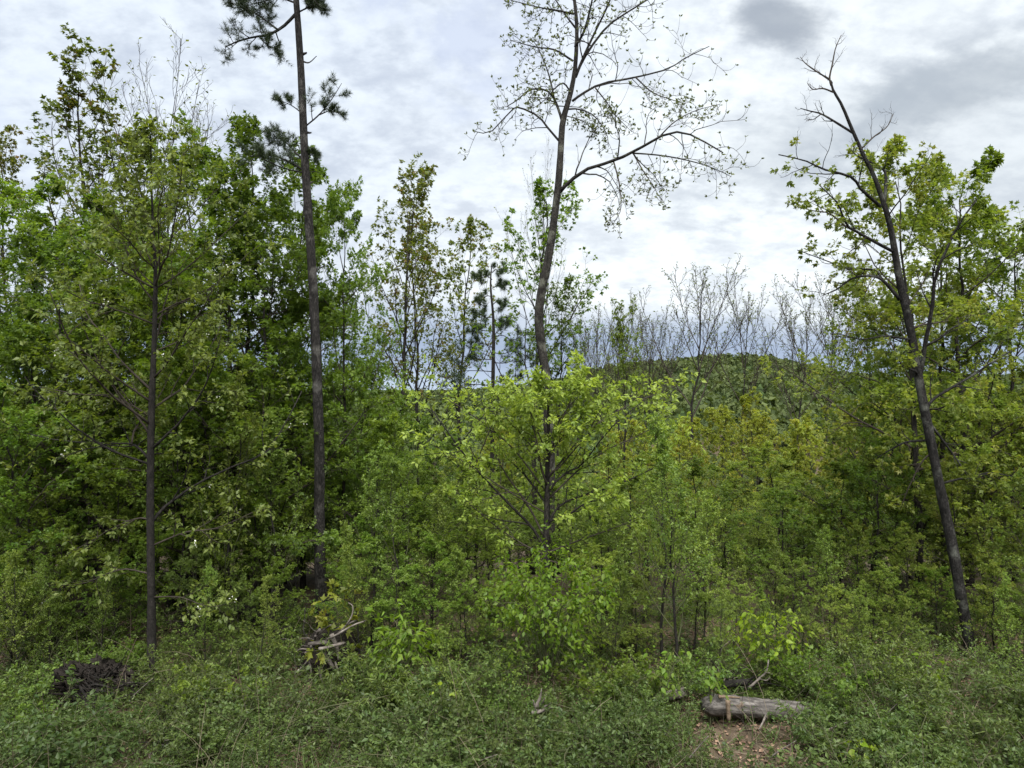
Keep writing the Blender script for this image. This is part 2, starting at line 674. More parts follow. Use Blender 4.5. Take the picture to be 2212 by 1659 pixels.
M['vivid'] = leaf_mat('vivid_leaf', (0.130, 0.220, 0.012), (0.230, 0.320, 0.022), tfac=0.5)
M['shrub'] = leaf_mat('shrub_leaf', (0.044, 0.078, 0.018), (0.108, 0.152, 0.040))
M['hazel'] = leaf_mat('hazel_leaf', (0.062, 0.112, 0.018), (0.138, 0.195, 0.040), tfac=0.43)
M['herb'] = leaf_mat('herb_leaf', (0.048, 0.082, 0.018), (0.115, 0.158, 0.038))
M['yellow'] = leaf_mat('yellow_green_leaf', (0.150, 0.190, 0.024), (0.250, 0.285, 0.042), third=(0.31, 0.265, 0.05), tfac=0.48, trans=(1.6, 1.5, 0.8))
M['budding'] = leaf_mat('budding_leaf', (0.075, 0.095, 0.030), (0.150, 0.180, 0.060))
M['needle'] = leaf_mat('pine_needle', (0.028, 0.050, 0.020), (0.070, 0.100, 0.045), tfac=0.15)
M['litter'] = leaf_mat('dead_leaf', (0.075, 0.045, 0.028), (0.24, 0.16, 0.105), trans=(1.2, 1.0, 0.8), tfac=0.1, rough=0.8)
M['straw'] = leaf_mat('dry_straw', (0.11, 0.085, 0.055), (0.27, 0.225, 0.155), trans=(1.2, 1.1, 0.9), tfac=0.15, rough=0.8)
M['farwood'] = leaf_mat('far_wood', (0.054, 0.080, 0.026), (0.118, 0.148, 0.044), tfac=0.3, rough=0.8)
M['flower'] = leaf_mat('white_blossom', (0.6, 0.6, 0.52), (0.75, 0.75, 0.7), trans=(1, 1, 1), tfac=0.2)

M['bark_pine'] = bark_mat('pine_bark', (0.016, 0.0145, 0.0135), (0.060, 0.054, 0.050), scale=10, stretch=0.3, bump=1.0, lichen=(0.095, 0.090, 0.082))
M['bark_dark'] = bark_mat('dark_bark', (0.016, 0.014, 0.012), (0.050, 0.044, 0.038), scale=9, stretch=0.25, bump=0.8)
M['bark_lean'] = bark_mat('flaky_bark', (0.011, 0.010, 0.009), (0.052, 0.048, 0.045), scale=11, stretch=0.5, bump=0.9, lichen=(0.105, 0.108, 0.092))
M['bark_ash'] = bark_mat('ash_bark', (0.018, 0.016, 0.014), (0.064, 0.058, 0.050), scale=10, stretch=0.35, bump=0.8, lichen=(0.12, 0.12, 0.095))
M['bark_brown'] = bark_mat('brown_bark', (0.014, 0.0125, 0.011), (0.042, 0.037, 0.033), scale=14, stretch=0.7, bump=0.4)
M['bark_grey'] = bark_mat('grey_bark', (0.055, 0.050, 0.045), (0.150, 0.140, 0.125), scale=8, stretch=0.2, bump=0.4)
M['twig'] = noise_mat('twig', [(0.025, 0.020, 0.016), (0.062, 0.051, 0.041)], scale=6)
M['twig_grey'] = noise_mat('grey_twig', [(0.10, 0.09, 0.08), (0.22, 0.20, 0.18)], scale=6)
M['stem_green'] = noise_mat('green_stem', [(0.045, 0.060, 0.025), (0.090, 0.085, 0.045)], scale=9)
M['deadwood'] = noise_mat('dead_wood', [(0.055, 0.046, 0.038), (0.14, 0.12, 0.105), (0.28, 0.25, 0.215)], scale=7, bump=0.5, dist=0.02)
M['greywood'] = noise_mat('grey_root', [(0.03, 0.025, 0.021), (0.085, 0.074, 0.065), (0.17, 0.15, 0.13)], scale=9, bump=0.6, dist=0.02)
M['soil'] = noise_mat('root_soil', [(0.008, 0.006, 0.005), (0.020, 0.016, 0.013), (0.048, 0.039, 0.033)], scale=16, bump=1.0, dist=0.06)
M['ground'] = noise_mat('forest_floor', [(0.030, 0.034, 0.014), (0.070, 0.052, 0.034), (0.120, 0.088, 0.060)], scale=1.3, bump=0.6, dist=0.05)
M['hillside'] = noise_mat('hillside', [(0.025, 0.045, 0.012), (0.050, 0.080, 0.020)], scale=0.05, bump=0.2)


def log_material():
    m, N, L = new_mat('weathered_log')
    tcn = N.new('ShaderNodeTexCoord')
    mp = N.new('ShaderNodeMapping')
    mp.inputs['Scale'].default_value = (0.12, 1, 1)
    L.new(tcn.outputs['Object'], mp.inputs[0])
    no = N.new('ShaderNodeTexNoise')
    no.inputs['Scale'].default_value = 22
    no.inputs['Detail'].default_value = 9
    no.inputs['Roughness'].default_value = 0.7
    L.new(mp.outputs[0], no.inputs['Vector'])
    pat = N.new('ShaderNodeTexNoise')
    pat.inputs['Scale'].default_value = 3.0
    pat.inputs['Detail'].default_value = 5
    L.new(tcn.outputs['Object'], pat.inputs['Vector'])
    rp = N.new('ShaderNodeValToRGB')
    for i, (p, c) in enumerate(((0.36, (0.014, 0.012, 0.010)), (0.50, (0.066, 0.057, 0.050)), (0.70, (0.23, 0.21, 0.19)))):
        e = rp.color_ramp.elements[i] if i < 2 else rp.color_ramp.elements.new(p)
        e.position = p
        e.color = (*c, 1)
    L.new(no.outputs[0], rp.inputs[0])
    r2 = N.new('ShaderNodeMapRange')
    r2.inputs[1].default_value = 0.70
    r2.inputs[2].default_value = 0.80
    L.new(pat.outputs[0], r2.inputs[0])
    mx = N.new('ShaderNodeMix')
    mx.data_type = 'RGBA'
    L.new(r2.outputs[0], mx.inputs[0])
    L.new(rp.outputs[0], mx.inputs[6])
    mx.inputs[7].default_value = (0.20, 0.12, 0.06, 1)
    bp = N.new('ShaderNodeBump')
    bp.inputs['Strength'].default_value = 0.7
    bp.inputs['Distance'].default_value = 0.02
    L.new(no.outputs[0], bp.inputs['Height'])
    pb = N.new('ShaderNodeBsdfPrincipled')
    pb.inputs['Roughness'].default_value = 0.75
    L.new(mx.outputs[2], pb.inputs['Base Color'])
    L.new(bp.outputs[0], pb.inputs['Normal'])
    out = N.new('ShaderNodeOutputMaterial')
    L.new(pb.outputs[0], out.inputs[0])
    return m


M['log'] = log_material()
M['rawwood'] = noise_mat('split_wood', [(0.085, 0.058, 0.038), (0.20, 0.15, 0.105)], scale=14, stretch=(1, 1, 0.15), bump=0.4)

# ================================================================== ground and hills
xs = np.unique(np.concatenate([np.linspace(-1500, -60, 50), np.linspace(-60, -14, 40), np.linspace(-14, 14, 141), np.linspace(14, 60, 40), np.linspace(60, 1500, 50)]))
ys = np.unique(np.concatenate([np.linspace(-30, 2, 14), np.linspace(2, 18, 90), np.linspace(18, 80, 50), np.linspace(80, 470, 50)]))


def sheet(xs, ys, mat, name, dz=0.0):
    X, Yg = np.meshgrid(xs, ys)
    Z = ground_h(X, Yg) + dz
    nx, ny = len(xs), len(ys)
    V = np.stack([X, Yg, Z], -1).reshape(-1, 3)
    i = np.arange(ny - 1)[:, None] * nx
    j = np.arange(nx - 1)[None, :]
    q = np.stack([i + j, i + j + 1, i + nx + j + 1, i + nx + j], -1).reshape(-1, 4)
    me = raw_mesh(name, V, q, np.full(len(q), 4), mat, True)
    o = part(name, me)
    o['kind'] = 'structure'
    return o


sheet(xs, ys, M['ground'], 'ground')
hx = np.linspace(-2600, 2600, 200)
hy = np.concatenate([np.linspace(462, 1700, 90), np.linspace(1800, 6000, 12)])
sheet(hx, hy, M['hillside'], 'hill', dz=-0.3)


def wood(name, label, npts, ymin, ymax, crown, seed, clumps, half=0.8, hgt=9.0):
    """canopy of a far-off wood: domed crowns of leaf clumps, one mass"""
    rng = np.random.default_rng(seed)
    y = np.sqrt(rng.uniform(ymin ** 2, ymax ** 2, npts))
    x = rng.uniform(-half, half, npts) * y
    z = ground_h(x, y)
    r = crown * rng.uniform(0.5, 1.45, npts)
    h = hgt * rng.uniform(0.65, 1.45, npts)
    g = Geo()
    M_ = npts * clumps
    ci = np.repeat(np.arange(npts), clumps)
    dirs = nrm(rng.normal(0, 1, (M_, 3)))
    dirs[:, 2] = np.abs(dirs[:, 2]) * 1.0 - 0.35
    rad = rng.uniform(0.75, 1.05, M_)
    ctr = np.stack([x, y, z + h * 0.62], -1)
    p = ctr[ci] + dirs * (r[ci] * rad)[:, None] * np.array([1, 1, 1.15])
    d = nrm(np.cross(dirs, rng.normal(0, 1, (M_, 3))))
    base = rng.random(npts)
    tint = np.clip(base[ci] * 0.75 + 0.25 * rng.random(M_), 0, 1)
    put_leaves(g, OVATE, p, d, dirs + rng.normal(0, 0.35, (M_, 3)), r[ci] * rng.uniform(0.5, 0.95, M_), tint, 1.5)
    # trunks
    k = rng.choice(npts, npts // 3, replace=False)
    tp = np.stack([np.stack([x[k], y[k], z[k] - 0.5], -1), np.stack([x[k], y[k], z[k] + h[k] * 0.7], -1)], 1)
    me = g.mesh(name, M['farwood'])
    o = part(name, me)
    tag(o, label, 'wood', kind='stuff')
    return o


wood('hillside_wood', 'distant spring green wood covering the rounded hill on the horizon', 7600, 430, 1000, 4.6, 11, 26, 0.75, 9)
wood('valley_wood', 'dense green wood filling the valley below the hill', 1300, 85, 430, 3.6, 12, 90, 0.78, 11)


# ================================================================== tree builder
def auto_trunk(rng, H, r0, lean=0.04, wig=0.012, N=20, tip=0.12):
    s = np.linspace(0, 1, N)
    a = rng.uniform(0, 6.283)
    off = np.cumsum(rng.normal(0, wig * H, (N, 2)), 0) * s[:, None] ** 0.7 * 0.35
    P = np.zeros((N, 3))
    P[:, 0] = off[:, 0] + lean * H * s ** 1.3 * math.cos(a)
    P[:, 1] = off[:, 1] + lean * H * s ** 1.3 * math.sin(a)
    P[:, 2] = s * H
    R = r0 * ((1 - (1 - tip) * s) + 0.35 * np.exp(-s * H / 0.25))
    P[0, 2] = -0.15
    return P[None], R[None]


def build_tree(name, seed, trunkP, trunkR, l1, l2, l3=None, leaf=None, bark='bark_dark', twig='twig', leafmat='maple',
               split_limbs=True, extra_limbs=None, extra_twigs=None, leaf_levels=(3,), trunk_sides=10, origin=None,
               flowers=0):
    """returns list of (part name, mesh, kind) in local coordinates"""
    rng = np.random.default_rng(seed)
    org = np.zeros(3) if origin is None else origin
    parts = []
    g = Geo()
    tubes(g, trunkP - org, trunkR, trunk_sides, rough=0.035, rng=rng)
    parts.append(('trunk', g.mesh('trunk', M[bark], True), None))
    levels = []
    LP, LR = [], []
    if l1:
        P1, R1, _, _ = grow(trunkP, trunkR, rng=rng, N=12, **l1)
        LP.append(P1)
        LR.append(R1)
    if extra_limbs:
        for P, R in extra_limbs:
            LP.append(catmull(P, 12)[None])
            LR.append(np.interp(np.linspace(0, 1, 12), np.linspace(0, 1, len(R)), R)[None])
    P1, R1 = np.concatenate(LP), np.concatenate(LR)
    P2, R2, i2, _ = grow(P1, R1, rng=rng, N=8, **l2)
    if l3:
        P3, R3, i3, _ = grow(P2, R2, rng=rng, N=5, **l3)
    else:
        P3, R3, i3 = np.zeros((0, 5, 3)), np.zeros((0, 5)), np.zeros(0, int)
    if split_limbs:
        a3 = i2[i3] if len(i3) else i3
        for b in range(len(P1)):
            g = Geo()
            tubes(g, P1[b:b + 1] - org, R1[b:b + 1], 6, rough=0.04, rng=rng)
            s2 = i2 == b
            tubes(g, P2[s2] - org, R2[s2], 4, cap=False)
            if len(i3):
                s3 = a3 == b
                tubes(g, P3[s3] - org, R3[s3], 3, cap=False)
            parts.append(('limb', g.mesh('limb', M[bark if R1[b, 0] > 0.02 else twig], True), None))
    else:
        g = Geo()
        tubes(g, P1 - org, R1, 5, cap=False)
        tubes(g, P2 - org, R2, 3, cap=False)
        tubes(g, P3 - org, R3, 3, cap=False)
        parts.append(('branches', g.mesh('branches', M[twig], True), 'stuff'))
    if leaf:
        g = Geo()
        for spec in (leaf if isinstance(leaf, list) else [leaf]):
            spec = dict(spec)
            lv = spec.pop('level', 3)
            mask = spec.pop('mask', None)
            PP = {1: P1, 2: P2, 3: P3}[lv]
            if lv == 3 and len(i3):
                grp1 = np.random.default_rng(seed + 5).random(len(P2))[i3]
            else:
                grp1 = np.random.default_rng(seed + 6).random(len(PP))
            if mask is not None:
                keep = mask(PP)
                PP, grp1 = PP[keep], grp1[keep]
            leaf_twigs(g, PP - org, rng=rng, grp=grp1, **spec)
        parts.append(('foliage', g.mesh('foliage', M[leafmat], False), 'stuff'))
        if flowers:
            gf = Geo()
            k = rng.choice(len(P3), flowers)
            p = P3[k, -1] - org
            n = 5
            pp = np.repeat(p, n, 0) + rng.normal(0, 0.022, (flowers * n, 3))
            put_leaves(gf, OVATE, pp, rng.normal(0, 1, (flowers * n, 3)), np.array([0, 0, 1.0]) + rng.normal(0, .5, (flowers * n, 3)),
                       np.full(flowers * n, 0.03), rng.random(flowers * n), 1.4)
            parts.append(('blossom', gf.mesh('blossom', M['flower'], False), 'stuff'))
    return parts


def top_of(parts):
    h = 0
    for n, me, k in parts:
        if me is None:
            continue
        co = np.empty(len(me.vertices) * 3, np.float32)
        me.vertices.foreach_get('co', co)
        h = max(h, float(np.percentile(co.reshape(-1, 3)[:, 2], 99.7)))
    return h


def place(name, parts, loc, label, cat='tree', group=None, rz=0.0, sc=1.0, tilt=None):
    t = empty(name, loc, rz, sc)
    if tilt:
        t.rotation_euler = (tilt[0], tilt[1], rz)
    tag(t, label, cat, group)
    for n, me, kind in parts:
        if me is None:
            continue
        o = bpy.data.objects.new(n, me)
        COL.objects.link(o)
        o.parent = t
        if kind:
            o['kind'] = kind
    return t


# ---- archetypes ------------------------------------------------------------
def dome(L, low=0.6, peak=0.3):
    return lambda t: L * np.interp(t, [0, peak, 0.75, 1.0], [low, 1.0, 0.6, 0.22])


ARCH = {}
HGT = {}


def arch(key, parts):
    ARCH[key] = parts
    HGT[key] = top_of(parts)


for v in range(4):          # leafy maples
    rng = np.random.default_rng(100 + v)
    P, R = auto_trunk(rng, 7.4, 0.075, lean=0.05, wig=0.02)
    arch(('maple', v), build_tree('maple_tree', 100 + v, P, R,
         dict(n=18, t0=0.12, t1=0.99, ang=74, angtop=44, angsd=12, absL=dome(3.1, 0.8, 0.3), trop=0.14, wander=0.09, rr=0.5, rmin=0.006),
         dict(n=7, t0=0.2, t1=1.0, ang=48, L=0.42, taperL=0.45, trop=0.06, wander=0.12, flat=0.85, rmin=0.003),
         dict(n=5.5, t0=0.2, t1=1.0, ang=50, L=0.45, taperL=0.3, trop=0.03, wander=0.13, flat=0.75, rmin=0.002),
         leaf=[dict(level=3, n=19, shape=MAPLE, size=0.074, droop=0.3, whorl=3, upw=1.6, jit=0.5, petiole=0.04),
               dict(level=2, n=10, shape=MAPLE, size=0.076, droop=0.3, t0=0.4, upw=1.6, jit=0.5, whorl=3, petiole=0.04)],
         leafmat='maple', split_limbs=False))
for v in range(3):          # taller, sparser maples of the skyline, reddish new leaves
    rng = np.random.default_rng(140 + v)
    P, R = auto_trunk(rng, 12.0, 0.10, lean=0.04, wig=0.015)
    arch(('skyline', v), build_tree('maple_tree', 140 + v, P, R,
         dict(n=17, t0=0.36, t1=0.99, ang=56, angtop=28, angsd=10, absL=dome(4.2, 0.7, 0.3), trop=0.45, wander=0.09, rr=0.5, rmin=0.007),
         dict(n=7, t0=0.25, t1=1.0, ang=42, L=0.38, taperL=0.4, trop=0.25, wander=0.12, rmin=0.0045),
         dict(n=4.5, t0=0.3, t1=1.0, ang=42, L=0.42, taperL=0.3, trop=0.15, wander=0.15, rmin=0.003),
         leaf=[dict(level=3, n=7.5, shape=MAPLE, size=0.11, droop=0.45, t0=0.5, whorl=2, petiole=0.03)],
         leafmat='maple_r', split_limbs=True))
for v in range(4):          # bare ascending crowns with tiny buds
    rng = np.random.default_rng(180 + v)
    P, R = auto_trunk(rng, 13.0, [0.075, 0.06, 0.085, 0.055][v], lean=[0.02, 0.06, 0.03, 0.02][v], wig=0.014, tip=0.08)
    arch(('bare', v), build_tree('bare_tree', 180 + v, P, R,
         dict(n=9, t0=0.50, t1=0.86, ang=36, angtop=22, angsd=5, absL=dome(5.6, 1.05, 0.2), trop=0.34, wander=0.035, rr=0.75, rmin=[0.017, 0.017, 0.017, 0.008][v]),
         dict(n=11, t0=0.15, t1=1.0, ang=34, L=0.36, taperL=0.5, trop=0.32, wander=0.07, rmin=[0.011, 0.011, 0.011, 0.0045][v]),
         dict(n=6, t0=0.2, t1=1.0, ang=32, L=0.36, taperL=0.3, trop=0.25, wander=0.1, rmin=[0.0085, 0.0085, 0.0085, 0.0035][v]),
         leaf=[dict(level=3, n=[2.5, 2.5, 2.5, 0.5][v], shape=OVATE, size=0.075, droop=0.1, t0=0.85, petiole=0.02)],
         leafmat='budding', twig='twig', bark='bark_dark', split_limbs=False))
for v in range(3):          # yellow-green trees down the slope
    rng = np.random.default_rng(220 + v)
    P, R = auto_trunk(rng, 12.0, 0.11, lean=0.05, wig=0.02)
    arch(('yellow', v), build_tree('young_tree', 220 + v, P, R,
         dict(n=18, t0=0.25, t1=0.99, ang=60, angtop=32, angsd=10, absL=dome(5.0, 0.8, 0.3), trop=0.35, wander=0.09, rr=0.5, rmin=0.012),
         dict(n=7, t0=0.25, t1=1.0, ang=44, L=0.38, taperL=0.4, trop=0.2, wander=0.12, flat=0.2, rmin=0.006),
         dict(n=5, t0=0.3, t1=1.0, ang=44, L=0.42, taperL=0.3, trop=0.1, wander=0.15, rmin=0.004),
         leaf=[dict(level=3, n=13, shape=MAPLE, size=0.15, droop=0.35, t0=0.3, whorl=2, petiole=0.03)],
         leafmat='yellow', split_limbs=False))
for v in range(3):          # slender small-leaved saplings
    rng = np.random.default_rng(260 + v)
    P, R = auto_trunk(rng, 4.2, 0.029, lean=0.06, wig=0.025)
    arch(('sapling', v), build_tree('sapling', 260 + v, P, R,
         dict(n=18, t0=0.15, t1=0.98, ang=38, angtop=22, angsd=8, absL=dome(1.25, 0.8, 0.3), trop=0.5, wander=0.08, rr=0.55, rmin=0.005),
         dict(n=7, t0=0.2, t1=1.0, ang=40, L=0.4, taperL=0.4, trop=0.2, wander=0.12, rmin=0.0025),
         dict(n=3, t0=0.2, t1=1.0, ang=45, L=0.5, taperL=0.3, trop=0.1, wander=0.15, rmin=0.0018),
         leaf=[dict(level=3, n=7, shape=OVATE, size=0.05, droop=0.25, petiole=0.01),
               dict(level=2, n=8, shape=OVATE, size=0.055, droop=0.25, petiole=0.01)],
         leafmat='sapling', twig='stem_green', bark='bark_brown', split_limbs=False))
for v in range(5):          # low small-leaved bushes
    rng = np.random.default_rng(300 + v)
    ns = 9
    P = np.zeros((ns, 10, 3))
    R = np.zeros((ns, 10))
    for k in range(ns):
        a = rng.uniform(0, 6.283)
        ln = rng.uniform(0.55, 1.05)
        d = nrm(np.array([math.cos(a) * 0.7, math.sin(a) * 0.7, 1.0]))
        p = np.array([math.cos(a) * 0.06, math.sin(a) * 0.06, -0.05])
        for i in range(10):
            P[k, i] = p
            d = nrm(d + rng.normal(0, 0.1, 3) + np.array([math.cos(a) * 0.05, math.sin(a) * 0.05, -0.07]))
            p = p + d * ln / 9
        R[k] = np.linspace(0.008, 0.003, 10)
    arch(('shrub', v), build_tree('shrub', 300 + v, P, R,
         dict(n=7, t0=0.15, t1=1.0, ang=45, angsd=12, absL=lambda t: 0.42 * (1 - 0.5 * t), trop=0.12, wander=0.14, rr=0.7, rmin=0.0025),
         dict(n=4, t0=0.15, t1=1.0, ang=50, L=0.5, taperL=0.4, trop=0.05, wander=0.15, rmin=0.0018), None,
         leaf=[dict(level=2, n=[8, 11, 6, 9, 7][v], shape=[OVATE, OVATE, OVATE, NARROW, MAPLE][v], size=[0.038, 0.031, 0.046, 0.052, 0.044][v], droop=0.2, t0=0.1, petiole=0.008),
               dict(level=1, n=7, shape=[OVATE, OVATE, OVATE, NARROW, MAPLE][v], size=[0.042, 0.034, 0.05, 0.056, 0.048][v], droop=0.2, t0=0.15, petiole=0.008)],
         leafmat=['shrub', 'shrub', 'shrub', 'herb', 'shrub'][v], twig='stem_green', bark='stem_green', split_limbs=False, trunk_sides=4))

for v in range(4):          # taller broad-leaved bushes
    rng = np.random.default_rng(340 + v)
    ns = 7
    P = np.zeros((ns, 12, 3))
    R = np.zeros((ns, 12))
    for k in range(ns):
        a = rng.uniform(0, 6.283)
        ln = rng.uniform(0.9, 1.7)
        d = nrm(np.array([math.cos(a) * 0.5, math.sin(a) * 0.5, 1.0]))
        p = np.array([math.cos(a) * 0.08, math.sin(a) * 0.08, -0.05])
        for i in range(12):
            P[k, i] = p
            d = nrm(d + rng.normal(0, 0.08, 3) + np.array([math.cos(a) * 0.04, math.sin(a) * 0.04, -0.04]))
            p = p + d * ln / 11
        R[k] = np.linspace(0.011, 0.004, 12)
    arch(('hazel', v), build_tree('hazel', 340 + v, P, R,
         dict(n=8, t0=0.1, t1=1.0, ang=58, angsd=12, absL=lambda t: 0.62 * (1 - 0.5 * t), trop=0.08, wander=0.1, rr=0.7, rmin=0.003),
         dict(n=5, t0=0.15, t1=1.0, ang=50, L=0.45, taperL=0.4, trop=0.03, wander=0.12, flat=0.5, rmin=0.002), None,
         leaf=[dict(level=2, n=7, shape=[OVATE, MAPLE, OVATE, OVATE][v], size=[0.062, 0.07, 0.05, 0.075][v], droop=0.3, t0=0.1, upw=1.4, petiole=0.012),
               dict(level=1, n=6, shape=[OVATE, MAPLE, OVATE, OVATE][v], size=[0.066, 0.075, 0.053, 0.08][v], droop=0.3, t0=0.2, upw=1.4, petiole=0.012)],
         leafmat=['hazel', 'maple', 'hazel', 'hazel'][v], twig='stem_green', bark='stem_green', split_limbs=False, trunk_sides=4))

# ================================================================== hero trees
def px_line(pts, Y, spread=0.0):
    """polyline given at picture positions; the limb swings towards or away from the viewer by `spread` per metre"""
    p0 = W(*pts[0], Y)
    out = []
    for q in pts:
        p = W(*q, Y)
        dist = np.linalg.norm((p - p0)[[0, 2]])
        out.append(W(*q, Y + spread * dist))
    return np.array(out)


def px_r(w, Y):
    return 0.5 * w / F * Y


def hero(name, label, seed, Y, trunk, widths, limbs, l1, l2, l3, leaf, cat='tree', n_trunk=40, limb_scale=0.8, **kw):
    rng = np.random.default_rng(seed)
    tp = px_line(trunk, Y)
    base = tp[0].copy()
    base[2] = float(ground_h(base[0], base[1]))
    tp[0][2] = min(tp[0][2], base[2]) - 0.15
    P = catmull(tp, n_trunk)[None]
    wy = np.interp(np.linspace(0, 1, n_trunk), np.linspace(0, 1, len(widths)), widths)
    R = px_r(wy, Y)[None]
    ex = []
    for pts, w in limbs:
        sp = rng.uniform(-0.55, 0.55)
        lp = px_line(pts, Y, sp)
        w = w * limb_scale
        ex.append((lp, px_r(np.linspace(w, max(w * 0.3, 1.0), len(pts)), Y)))
    parts = build_tree(name, seed, P, R, l1, l2, l3, leaf, extra_limbs=ex, origin=base, **kw)
    return place(name, parts, base, label, cat), P, R


# ---- leaning tree on the right
lean_limbs = [
    ([(1797, 180), (1791, 172), (1756, 149), (1738, 135), (1729, 123)], 6),
    ([(1796, 185), (1792, 168), (1798, 139), (1805, 104), (1817, 76)], 6),
    ([(1800, 199), (1777, 191), (1756, 193), (1744, 180)], 5),
    ([(1842, 287), (1805, 264), (1774, 246), (1750, 240), (1729, 234)], 7),
    ([(1774, 246), (1757, 258), (1744, 258)], 3),
    ([(1861, 321), (1888, 295), (1916, 274), (1930, 246)], 5),
    ([(1902, 446), (1861, 410), (1843, 385), (1809, 373), (1777, 365), (1739, 347), (1682, 334)], 9),
    ([(1911, 434), (1914, 380), (1903, 362), (1878, 350), (1850, 335), (1838, 322)], 9),
    ([(1932, 545), (1885, 520), (1850, 500), (1829, 486), (1812, 444), (1798, 427), (1770, 400)], 9),
    ([(1850, 500), (1829, 490), (1791, 461), (1755, 455), (1722, 446)], 6),
    ([(1944, 648), (1913, 611), (1888, 597), (1843, 600), (1808, 625), (1777, 638)], 10),
    ([(1905, 604), (1888, 583), (1826, 580), (1790, 565), (1722, 540)], 7),
    ([(1985, 815), (1992, 790), (1999, 739), (2013, 670), (2020, 600), (2041, 548), (2068, 490), (2110, 430)], 14),
    ([(2000, 900), (2010, 868), (2051, 840), (2104, 809), (2156, 774), (2205, 748)], 10),
    ([(1972, 735), (1913, 726), (1861, 733), (1805, 719)], 7),
    ([(2004, 908), (2034, 948), (2069, 996), (2090, 1030)], 8),
    ([(2033, 1045), (2070, 1035), (2104, 1031), (2138, 1021), (2215, 1035)], 7),
    ([(2008, 951), (1958, 955), (1923, 972), (1895, 990)], 8),
    ([(2016, 975), (1990, 1000), (1960, 1060), (1945, 1100)], 6),
]


def lean_mask(P):
    z = P[:, -1, 2]
    return z < CAMZ + (829.5 - 330) / F * 12.5


hero('leaning_tree', 'tall dark leaning tree on the right with dead bare top and yellow-green leaves', 501, 12.5,
     [(2109, 1500), (2096, 1400), (2078, 1300), (2055, 1170), (2030, 1050), (2012, 960), (1998, 890), (1985, 820), (1972, 740), (1955, 660),
      (1942, 600), (1929, 520), (1914, 455), (1890, 385), (1866, 337), (1840, 278), (1819, 228), (1800, 195), (1795, 175)],
     [31, 25, 22, 21, 20, 19, 19, 18, 17, 16, 15, 13, 11, 9, 8, 7, 6, 5, 4], lean_limbs,
     dict(n=5, t0=0.35, t1=0.75, ang=60, absL=1.2, trop=0.3, wander=0.1, rr=0.3, rmin=0.006),
     dict(n=6, t0=0.2, t1=1.0, ang=48, L=0.36, taperL=0.45, trop=0.15, wander=0.16, rmin=0.0035),
     dict(n=4, t0=0.25, t1=1.0, ang=46, L=0.42, taperL=0.3, trop=0.1, wander=0.18, rmin=0.0024),
     [dict(level=3, n=11, shape=MAPLE, size=0.066, droop=0.3, t0=0.4, whorl=2, petiole=0.02, mask=lean_mask)],
     bark='bark_lean', leafmat='maple_y', trunk_sides=14)

# ---- tall curving tree in the middle, drooping twigs with small leaf tufts
ash_limbs = [
    ([(1210, 414), (1225, 398), (1262, 368), (1310, 352), (1366, 330), (1425, 295), (1470, 285), (1510, 300), (1562, 330)], 11),
    ([(1366, 331), (1400, 333), (1444, 338), (1500, 350), (1545, 365), (1580, 382)], 5),
    ([(1237, 218), (1262, 200), (1303, 180), (1373, 167), (1442, 149), (1481, 125), (1532, 100)], 8),
    ([(1243, 167), (1262, 120), (1282, 76), (1317, 3), (1350, -90)], 9),
    ([(1247, 155), (1268, 115), (1310, 59), (1350, 30), (1393, 3), (1445, -30)], 8),
    ([(1242, 102), (1262, 66), (1279, 0), (1295, -90)], 8),
    ([(1214, 260), (1206, 235), (1196, 212), (1178, 194), (1144, 194), (1119, 215), (1095, 230)], 8),
    ([(1197, 212), (1188, 170), (1175, 132), (1160, 100), (1144, 80)], 5),
    ([(1209, 306), (1185, 278), (1161, 250), (1123, 233), (1105, 238), (1060, 285), (1026, 284)], 7),
    ([(1238, 132), (1199, 108), (1154, 101), (1102, 87)], 6),
    ([(1240, 30), (1200, 22), (1160, 15), (1102, 0)], 6),
    ([(1236, 205), (1218, 180), (1200, 190), (1178, 215), (1150, 235)], 5),
    ([(1226, 236), (1250, 236), (1283, 250), (1310, 288), (1314, 318)], 5),
    ([(1326, 350), (1338, 399), (1341, 451), (1327, 479)], 4),
    ([(1368, 332), (1390, 370), (1410, 400), (1428, 432)], 4),
    ([(1286, 190), (1310, 220), (1327, 246), (1365, 285)], 4),
    ([(1373, 167), (1410, 200), (1450, 215), (1480, 225)], 4),
    ([(1425, 295), (1455, 265), (1500, 240), (1555, 225)], 4),
    ([(1222, 250), (1260, 262), (1290, 290)], 3),
    ([(1243, 60), (1220, 30), (1195, -10), (1170, -60)], 6),
]
ash, aP, aR = hero('tall_tree', 'tall curving tree in the middle with drooping twigs and tiny leaf tufts', 502, 17.0,
     [(1187, 1290), (1188, 1050), (1186, 900), (1177, 800), (1164, 700), (1170, 630), (1184, 560), (1196, 480), (1206, 400), (1211, 330), (1216, 262),
      (1233, 200), (1243, 140), (1246, 60), (1241, 0), (1234, -80), (1228, -200)],
     [25, 22, 21, 20, 20, 19, 18, 16, 15, 14, 13, 11, 9, 8, 7, 5, 3], ash_limbs, None,
     dict(n=11, t0=0.15, t1=1.0, ang=58, angsd=18, L=0.36, taperL=0.3, trop=-0.4, wander=0.15, rmin=0.0062, rr=0.5),
     dict(n=5.0, t0=0.2, t1=1.0, ang=48, angsd=16, L=0.42, taperL=0.2, trop=0.75, wander=0.15, rmin=0.0052),
     [dict(level=3, n=5.0, shape=OVATE, size=0.06, droop=0.0, t0=0.97, fwd=0.7, out=0.8, jit=0.9, petiole=0.008),
      dict(level=2, n=3.0, shape=OVATE, size=0.06, droop=0.0, t0=0.97, fwd=0.7, out=0.8, jit=0.9, petiole=0.008)],
     bark='bark_ash', leafmat='budding', trunk_sides=14)

